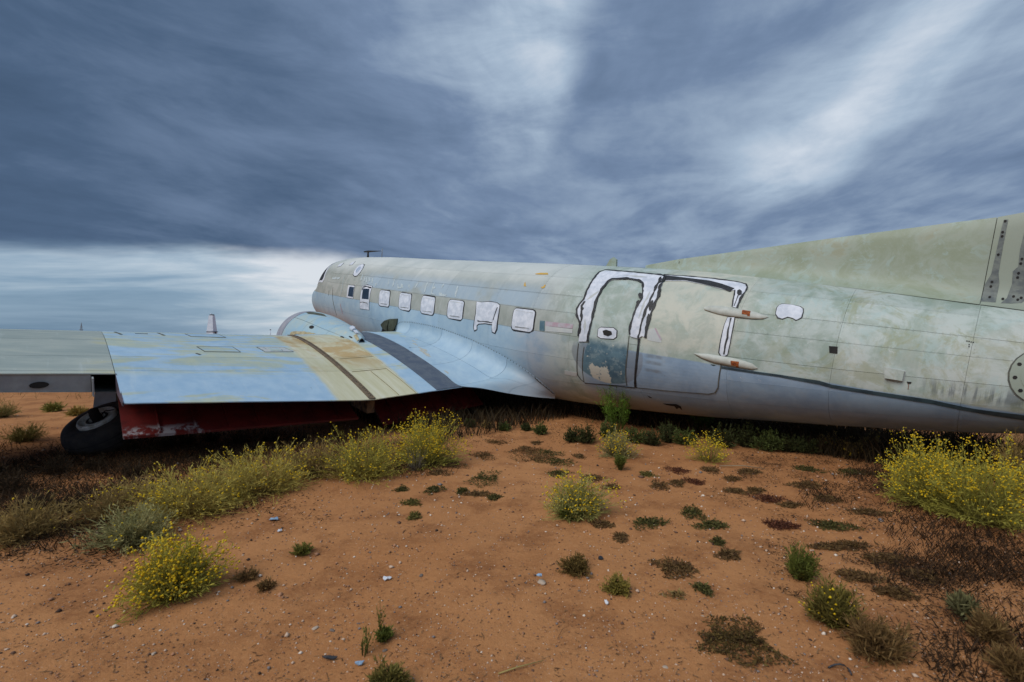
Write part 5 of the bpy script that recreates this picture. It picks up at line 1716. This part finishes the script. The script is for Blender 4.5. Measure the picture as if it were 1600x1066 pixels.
mats_ = [(757, 750, 54, 26, 1), (603, 0, 0, 0, 0), (628, 768, 16, 14, 1), (678, 768, 26, 18, 1), (642, 788, 24, 12, 2), (648, 806, 20, 12, 2), (722, 768, 16, 14, 1), (745, 772, 40, 10, 0), (772, 778, 20, 8, 1),
         (685, 740, 28, 20, 0), (710, 728, 34, 16, 0), (755, 712, 34, 14, 0), (840, 716, 64, 22, 0), (870, 722, 56, 18, 1), (820, 704, 50, 14, 0), (855, 706, 44, 14, 1), (774, 690, 26, 12, 0), (818, 698, 14, 6, 0), (838, 690, 18, 6, 0),
         (905, 712, 18, 12, 0), (873, 742, 28, 14, 1), (925, 748, 40, 12, 0), (955, 764, 22, 12, 0), (1012, 744, 26, 10, 2), (1030, 762, 30, 16, 0), (1058, 758, 22, 12, 0), (1015, 820, 50, 20, 1), (940, 822, 34, 12, 0), (970, 842, 22, 16, 0),
         (1082, 804, 40, 22, 1), (1112, 822, 46, 16, 1), (1122, 850, 16, 14, 1), (1138, 870, 36, 18, 0), (1055, 890, 66, 30, 0), (1098, 922, 20, 20, 1), (1060, 738, 36, 14, 3), (1085, 756, 24, 12, 3), (1110, 738, 30, 12, 0), (1145, 752, 22, 10, 0), (1170, 742, 40, 10, 0),
         (1180, 768, 30, 10, 0), (1200, 780, 44, 18, 3), (1150, 770, 34, 10, 0), (1235, 790, 30, 10, 0), (1220, 820, 56, 14, 3), (1260, 760, 50, 14, 0), (1290, 780, 40, 12, 0), (1300, 820, 60, 20, 1), (1355, 800, 50, 14, 0), (1330, 850, 50, 18, 0), (1290, 852, 36, 12, 0),
         (1380, 870, 60, 18, 0), (1345, 900, 56, 26, 0), (1400, 925, 60, 22, 0), (1440, 900, 60, 20, 0), (1262, 735, 40, 12, 1), (1330, 738, 50, 14, 1), (1390, 760, 44, 16, 0)]
LANDMARK = [('pale spreading shrub', 900, 790), ('tall yellow shrub at the end of the row', 666, 700), ('small bushy green shrub', 1252, 880), ('big yellow shrub at the right', 1450, 760), ('large creeping mat', 1150, 985), ('small blue green plant below the entry door', 964, 700), ('sprawling yellow plant below the cargo door', 1108, 705)]
KINDS = ('brown', 'green', 'yellowish', 'reddish')
mats_ = [q for q in mats_ if q[2]]
taken = {}
for q in mats_:
    lm = min(LANDMARK, key=lambda l: math.hypot(l[1] - q[0], l[2] - q[1]))
    taken.setdefault((q[4], lm), []).append(q)
mat_label = {}
for (kind_, lm), qs in taken.items():
    qs.sort(key=lambda q: math.hypot(lm[1] - q[0], lm[2] - q[1]))
    for k, q in enumerate(qs):
        mat_label[q] = ('%s flat weed mat nearest to the %s' % (KINDS[kind_], lm[0])) if k == 0 else ('%s nearest %s weed mat to the %s' % (ORD[k], KINDS[kind_], lm[0]))
for k, (a, b, c, d, e) in enumerate(mats_):
    mat_plant('weed_mat', a, b, c * 1.05, d, mat_label[(a, b, c, d, e)], (G_BROWN, (srgb(60, 56, 34), srgb(104, 100, 52)), (srgb(80, 72, 38), srgb(128, 120, 62)), (srgb(70, 40, 32), srgb(118, 74, 52)))[e], 'creeping weed mats', n=int(160 + c * 15), hgt=.024, leaf=.022)
mat_plant('weed_mat', 1150, 1002, 136, 76, 'large brown green creeping mat at lower right of centre', (srgb(66, 50, 34), srgb(112, 94, 50)), n=2600, hgt=.03, leaf=.018)
mat_plant('weed_mat', 1055, 470 + 462, 30, 14, 'tiny pale dry mat below the wide brown mats', G_DRY, n=160, leaf=.02)


# dry litter, partly put in for shade, that darkens the ground at the right and beneath the airplane: nobody could count it
def litter(name, label, boxes, n, cols, leaf, hgt, seed, cat='litter'):
    g = np.random.default_rng(seed)
    P = []
    tries = 0
    while len(P) < n and tries < n * 12:
        tries += 1
        bx_ = boxes[g.integers(len(boxes))]
        px_, py_ = g.uniform(bx_[0], bx_[2]), g.uniform(bx_[1], bx_[3])
        x, y, z, s = at(px_, py_)
        dens = .9 * mnoise.noise(Vector((x * 1.9, y * 1.9, seed))) + .6 * mnoise.noise(Vector((x * 6, y * 6, seed)))
        ed = min(px_ - bx_[0], bx_[2] - px_, (py_ - bx_[1]) * 2, (bx_[3] - py_) * 2) / 70.0
        if g.uniform() < (bx_[4] + dens * 1.1) * min(1.0, max(0.0, ed)):
            P.append((x, y, z))
    P = np.array(P)
    n = len(P)
    P[:, 2] += np.abs(g.normal(0, hgt, n)) + .003
    d = g.normal(0, 1, (n, 3)) * np.array([1, 1, .4])
    d /= np.linalg.norm(d, axis=1)[:, None]
    sd2 = np.cross(d, g.normal(0, 1, (n, 3)))
    sd2 /= np.linalg.norm(sd2, axis=1)[:, None] + 1e-6
    l = leaf * g.uniform(.4, 1.7, n)[:, None]
    q = np.stack([P, P + d * l * .5 + sd2 * l * .085, P + d * l, P + d * l * .5 - sd2 * l * .085], 1).reshape(-1, 3)
    q[:, 2] = np.maximum(q[:, 2], -.03)
    i0 = np.arange(n) * 4
    F = np.concatenate([np.stack([i0, i0 + 1, i0 + 2], 1), np.stack([i0, i0 + 2, i0 + 3], 1)])
    o = quick_mesh(name, q, F, M_LEAF, None, ramp_cols(cols[0], cols[1], np.repeat(np.clip(g.normal(.4, .3, n), 0, 1), 4)))
    tag(o, label, cat, kind='stuff')


litter('dry_litter_shade', 'dark dry plant litter, partly laid as shade, covering the sand at the right', [(1340, 690, 2150, 920, .55), (1280, 740, 2150, 1010, .25), (1400, 850, 2150, 1130, .35), (1180, 690, 1480, 960, .10), (1100, 680, 1460, 800, .12)], 52000, (srgb(32, 25, 20), srgb(88, 64, 43)), .020, .009, 3)  # part real litter, part dark cover standing in for shade
litter('litter_as_shade', 'dark dead plant litter, partly laid as shade, under the wing and along the shrub row', [(-420, 670, 520, 830, .75), (-420, 700, 260, 900, .6), (160, 650, 720, 740, .5), (600, 630, 1560, 705, .5), (1150, 645, 2150, 740, .65)], 60000, (srgb(34, 27, 21), srgb(84, 64, 44)), .026, .014, 5)  # real litter thickened with dark bits to imitate the wing's shade


def shade_undergrowth(name, label, rect, n, h0, h1, seed):
    """dead stalks added under the airplane to block light; rect in airplane stations"""
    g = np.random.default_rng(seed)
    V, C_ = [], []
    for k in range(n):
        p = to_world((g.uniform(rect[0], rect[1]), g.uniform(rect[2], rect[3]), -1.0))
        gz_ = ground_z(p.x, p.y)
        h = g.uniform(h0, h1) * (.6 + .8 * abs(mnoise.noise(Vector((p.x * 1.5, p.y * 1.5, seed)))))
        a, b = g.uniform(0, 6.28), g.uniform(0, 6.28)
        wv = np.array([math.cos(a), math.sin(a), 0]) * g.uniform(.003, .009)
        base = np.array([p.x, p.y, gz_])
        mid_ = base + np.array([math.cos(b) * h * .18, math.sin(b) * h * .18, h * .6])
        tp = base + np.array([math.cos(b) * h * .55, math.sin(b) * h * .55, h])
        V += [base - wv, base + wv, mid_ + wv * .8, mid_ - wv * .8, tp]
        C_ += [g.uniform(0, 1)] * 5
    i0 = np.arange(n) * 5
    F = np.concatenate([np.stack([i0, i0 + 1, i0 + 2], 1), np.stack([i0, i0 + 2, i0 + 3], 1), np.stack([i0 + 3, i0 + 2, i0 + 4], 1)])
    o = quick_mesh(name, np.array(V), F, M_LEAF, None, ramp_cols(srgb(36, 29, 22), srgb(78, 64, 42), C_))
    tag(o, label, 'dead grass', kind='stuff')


def low_growth(name, label, boxes, n, h0, h1, cols, seed):
    """short grass blades over patches of the sand; the near-black ones imitate shade"""
    g = np.random.default_rng(seed)
    V, C_ = [], []
    tries = 0
    while len(C_) < n * 5 and tries < n * 10:
        tries += 1
        bx_ = boxes[g.integers(len(boxes))]
        px_, py_ = g.uniform(bx_[0], bx_[2]), g.uniform(bx_[1], bx_[3])
        x, y, z, s = at(px_, py_)
        nz = .9 * mnoise.noise(Vector((x * 1.4, y * 1.4, seed))) + .6 * mnoise.noise(Vector((x * 5, y * 5, seed)))
        ed = min(px_ - bx_[0], bx_[2] - px_, (py_ - bx_[1]) * 2.5, (bx_[3] - py_) * 2.5) / 80.0
        if g.uniform() > (bx_[4] + nz * .9) * min(1.0, max(0.0, ed)):
            continue
        h = g.uniform(h0, h1)
        a, b = g.uniform(0, 6.28), g.uniform(0, 6.28)
        wv = np.array([math.cos(a), math.sin(a), 0]) * g.uniform(.0015, .004)
        base = np.array([x, y, z])
        V += [base - wv, base + wv, base + wv * .7 + np.array([math.cos(b) * h * .4, math.sin(b) * h * .4, h * .6]), base - wv * .7 + np.array([math.cos(b) * h * .4, math.sin(b) * h * .4, h * .6]), base + np.array([math.cos(b) * h * 1.1, math.sin(b) * h * 1.1, h])]
        C_ += [g.uniform(0, 1)] * 5
    m_ = len(C_) // 5
    i0 = np.arange(m_) * 5
    F = np.concatenate([np.stack([i0, i0 + 1, i0 + 2], 1), np.stack([i0, i0 + 2, i0 + 3], 1), np.stack([i0 + 3, i0 + 2, i0 + 4], 1)])
    o = quick_mesh(name, np.array(V), F, M_LEAF, None, ramp_cols(*cols, C_))
    tag(o, label, 'dead grass', kind='stuff')


low_growth('low_shade_grass', 'low dark grass added as wing shadow between the wing and the shrub row', [(-420, 690, 420, 800, .85), (120, 665, 720, 750, .9), (-420, 700, 240, 870, .7)], 36000, .03, .10, (srgb(34, 26, 20), srgb(80, 60, 38)), 41)  # near-black blades added in place of the wing's shadow on the sand
low_growth('low_shade_grass', 'low dark grass added as shade beside and below the big yellow shrub', [(1360, 720, 2150, 930, .45), (1420, 820, 2150, 1080, .25), (1240, 690, 1500, 800, .2)], 18000, .02, .07, (srgb(32, 24, 18), srgb(78, 56, 36)), 42)  # dark blades added to imitate shade on the right side
low_growth('far_scrub', 'sparse dry scrub dotting the far plain', [(-700, 529, 2300, 640, .1)], 7000, .06, .22, (srgb(70, 60, 36), srgb(140, 126, 72)), 47)
shade_undergrowth('shade_grass', 'dark tangle of dead grass under the rear fuselage, thickened to block light', (11.2, 18.5, -1.6, .25), 15000, .10, .42, 21)  # weed tangle made denser so it blocks light from the far side
shade_undergrowth('shade_grass', 'dark dead grass added to block light under the wing and cabin', (5.0, 11.2, -1.8, 3.2), 13000, .12, .40, 22)  # added stalks, not seen, that keep light out below wing and cabin


# ------------------------------------------------------------------ pebbles and litter on the sand
def pebble_mesh(seed, flat=.6):
    g = np.random.default_rng(seed)
    bm = bmesh.new()
    bmesh.ops.create_icosphere(bm, subdivisions=2, radius=1)
    for v_ in bm.verts:
        n_ = mnoise.noise(v_.co * 1.3 + Vector((seed, 0, 0))) * .45
        v_.co = Vector((v_.co.x * (1 + n_), v_.co.y * (.8 + n_), v_.co.z * flat * (1 + n_)))
    me = bpy.data.meshes.new('stone')
    bm.to_mesh(me)
    bm.free()
    me.polygons.foreach_set('use_smooth', [True] * len(me.polygons))
    return me


def grit():
    g = np.random.default_rng(11)
    o8 = np.array([(1, 0, 0), (.2, .9, .1), (-.9, .1, 0), (0, -1, .1), (.1, 0, .7), (0, 0, -.6)])
    tri = np.array([(0, 1, 4), (1, 2, 4), (2, 3, 4), (3, 0, 4), (1, 0, 5), (2, 1, 5), (3, 2, 5), (0, 3, 5)])
    n = 37000
    py = 640 + (1075 - 640) * g.uniform(0, 1, n) ** .85
    px = g.uniform(-420, 2050, n)
    P = np.array([at(a, b)[:3] for a, b in zip(px, py)])
    dist = P[:, 1]
    r = np.exp(g.normal(math.log(.0032), .55, n)) * np.clip(dist / 3.0, .7, 1.6)
    rot = g.uniform(0, 6.28, n)
    ca, sa = np.cos(rot), np.sin(rot)
    sh = o8[None] * g.uniform(.6, 1.3, (n, 6, 1))
    X = sh[..., 0] * ca[:, None] - sh[..., 1] * sa[:, None]
    Y = sh[..., 0] * sa[:, None] + sh[..., 1] * ca[:, None]
    V = np.stack([X, Y, sh[..., 2]], -1) * r[:, None, None] + P[:, None]
    V[..., 2] += (r * .25)[:, None]
    F = (np.arange(n) * 6)[:, None, None] + tri[None]
    pal = np.array([srgb(198, 172, 150), srgb(150, 112, 88), srgb(106, 80, 66), srgb(222, 208, 192), srgb(128, 120, 118), srgb(70, 56, 50), srgb(176, 130, 100)])
    ci = g.choice(len(pal), n, p=[.20, .20, .17, .06, .10, .10, .17])
    Cc = np.concatenate([pal[np.repeat(ci, 6)], np.ones((n * 6, 1))], 1)
    m, t = material('grit_stone', .85, spec=.2)
    t.put(t.bs.inputs['Base Color'], t.n('ShaderNodeAttribute', attribute_name='Col').outputs['Color'])
    o = quick_mesh('gravel', V.reshape(-1, 3), F.reshape(-1, 3), m, None, Cc)
    tag(o, 'fine pale and dark gravel scattered over the sand', 'gravel', kind='stuff')


def twigs():
    g = np.random.default_rng(31)
    n = 3800
    P = np.array([at(a, b)[:3] for a, b in zip(g.uniform(-420, 2050, n), 650 + 425 * g.uniform(0, 1, n) ** .8)])
    az = g.uniform(0, 6.28, n)
    l = np.exp(g.normal(math.log(.018), .55, n))
    d = np.stack([np.cos(az), np.sin(az), g.uniform(-.05, .2, n)], 1) * l[:, None]
    sd_ = np.stack([-np.sin(az), np.cos(az), np.zeros(n)], 1) * g.uniform(.0008, .0022, n)[:, None]
    P[:, 2] += .004
    k = g.normal(0, .25, (n, 1)) * np.stack([-np.sin(az), np.cos(az), np.zeros(n)], 1) * l[:, None]
    V = np.stack([P - sd_, P + sd_, P + d * .5 + k + sd_, P + d * .5 + k - sd_, P + d], 1).reshape(-1, 3)
    i0 = np.arange(n) * 5
    F = np.concatenate([np.stack([i0, i0 + 1, i0 + 2], 1), np.stack([i0, i0 + 2, i0 + 3], 1), np.stack([i0 + 3, i0 + 2, i0 + 4], 1)])
    o = quick_mesh('twig_litter', V, F, M_LEAF, None, ramp_cols(srgb(58, 42, 32), srgb(150, 124, 92), np.repeat(g.uniform(0, 1, n) ** 1.5, 5)))
    tag(o, 'tiny twigs and straw bits strewn over the sand', 'twigs', kind='stuff')


grit()
twigs()
M_STONE = [simple_mat('stone_%s' % n_, c, None, 20, .85, 0, .3, 60) for n_, c in (('pale', srgb(188, 168, 148)), ('grey', srgb(122, 108, 98)), ('tan', srgb(150, 108, 78)))]
PEB = [pebble_mesh(k) for k in range(3)]
for k, (a, b, sz, mi, lab) in enumerate(((1040, 1042, 7, 0, 'pale round stone near the bottom edge right of centre'), (658, 899, 6, 1, 'grey brown stone left of centre on the open sand'), (519, 979, 7, 1, 'grey stone left of the tall thin stalk'),
                                       (492, 976, 8, 0, 'pale flat stone at lower left of centre'), (846, 913, 12, 0, 'wide pale flat stone in the middle of the sand'), (905, 925, 4, 1, 'small grey stone below the low brown tuft'),
                                       (677, 1032, 5, 2, 'small tan stone at the bottom centre'), (1098, 962, 4, 0, 'small pale stone left of the large creeping mat'), (812, 902, 4, 1, 'small grey pebble left of the wide pale stone'), (560, 905, 4, 2, 'small tan pebble left of the white scrap'), (601, 1010, 6, 1, 'grey green stone below the tall thin stalk'), (240, 1019, 6, 0, 'pale pebble at lower left'))):
    x, y, z, s = at(a, b)
    me = PEB[k % 3].copy()
    me.materials.append(M_STONE[mi])
    o = bpy.data.objects.new('stone', me)
    COL.objects.link(o)
    o.location = (x, y, z + sz * s * .12)
    o.scale = (sz * s * .7, sz * s * .56, sz * s * .36)
    o.rotation_euler = (0, 0, k * 1.3)
    tag(o, lab, 'stone', 'loose stones on the sand')


def scrap(name, px, py, wpx, hpx, mat, label, cat, seed, thick=.004, lift=.006):
    x, y, z, s = at(px, py)
    rr = random.Random(seed)
    n = 9
    top, bot = [], []
    for k in range(n):
        a = 2 * math.pi * k / n
        r1 = rr.uniform(.65, 1.1)
        p = (wpx * s / 2 * r1 * math.cos(a), hpx * s * 1.4 * r1 * math.sin(a), lift + rr.uniform(0, .012))
        top.append((p[0], p[1], p[2] + thick))
        bot.append(p)
    V = top + bot + [(0, 0, lift + .016), (0, 0, lift)]
    F = [(k, (k + 1) % n, 2 * n) for k in range(n)] + [(n + (k + 1) % n, n + k, 2 * n + 1) for k in range(n)] + [(k, n + k, n + (k + 1) % n, (k + 1) % n) for k in range(n)]
    o = mesh_obj(name, V, F, mat)
    o.location = (x, y, z)
    o.rotation_euler = (0, 0, rr.uniform(0, 6))
    tag(o, label, cat)


M_PAPER = simple_mat('scrap_white', srgb(216, 220, 226), srgb(180, 186, 196), 30, .6)
M_BLUEG = simple_mat('scrap_blue', srgb(150, 178, 204), srgb(120, 146, 172), 30, .35)
M_PLAST = simple_mat('black_plastic', srgb(28, 28, 32), srgb(44, 44, 50), 30, .4)
scrap('paint_chip', 428, 814, 16, 5, M_BLUEG, 'pale blue paint chip on the sand right of the shrub row', 'scrap', 1)
scrap('paint_chip', 437, 831, 6, 3, M_PAPER, 'tiny white chip below the pale blue paint chip', 'scrap', 2)
scrap('paper_scrap', 604, 905, 15, 4, M_PAPER, 'white curled scrap on the sand at centre left', 'scrap', 3)
scrap('paint_chip', 561, 1031, 8, 6, M_BLUEG, 'light blue paint chip beside the leaning sprig', 'scrap', 4)
scrap('plastic_piece', 516, 1022, 6, 9, M_PLAST, 'small black rectangular piece left of the leaning sprig', 'scrap', 5)
scrap('paint_chip', 843, 911, 8, 4, M_BLUEG, 'pale blue chip lying on the wide pale stone', 'scrap', 6, .004, .03)
scrap('paint_chip', 948, 945, 7, 4, M_PAPER, 'small white chip right of the yellowish tuft', 'scrap', 7)
scrap('paint_chip', 1550, 998, 10, 4, M_PAPER, 'small white scrap in the dark litter at lower right', 'scrap', 8)
# bottle cap and bent wire
x, y, z, s = at(938, 877)
V_, F_ = lathe([(.0, .012), (.013, .012), (.016, .008), (.016, 0), (.0, 0)], 14)
cap = mesh_obj('bottle_cap', [(p[0], p[1] * .9, p[2] + .004) for p in V_], F_, M_PLAST)
cap.location = (x, y, z)
cap.rotation_euler = (.5, .2, 0)
tag(cap, 'dark bottle cap on the sand right of the low brown tuft', 'bottle cap')
x, y, z, s = at(1310, 1052)
wire = tube('bent_wire', [(.05 * math.cos(a), .035 * math.sin(a), .012 + .01 * math.sin(a * 2)) for a in [-.4 + .35 * k for k in range(8)]], .004, M_PLAST, None, 6)
wire.location = (x, y, z)
tag(wire, 'dark bent wire hook at the bottom edge right of centre', 'wire')
x, y, z, s = at(1350, 1017)
wire = tube('bent_wire', [(.03 * math.cos(a), .03 * math.sin(a), .012) for a in [-1.2 + .5 * k for k in range(7)]], .005, M_PLAST, None, 6)
wire.location = (x, y, z)
tag(wire, 'small dark curl of wire at the foot of the thin dry shrub', 'wire')
x, y, z, s = at(815, 1046)
tw_ = tube('dry_stem', [(-.10, -.03, .008), (-.02, .0, .014), (.10, .05, .010)], [.003, .003, .0015], simple_mat('pale_straw', srgb(158, 142, 84), None, 9, .8), None, 5)
tw_.location = (x, y, z)
tag(tw_, 'pale dry stem lying on the sand at the bottom centre', 'stem')
x, y, z, s = at(1160, 735)
tw_ = tube('dry_stem', [(-.22, .06, .01), (0, 0, .03), (.2, -.08, .02)], [.006, .006, .003], simple_mat('grey_straw', srgb(146, 130, 104), None, 9, .8), None, 5)
tw_.location = (x, y, z)
tag(tw_, 'bleached dead branch on the sand below the cargo door', 'branch')
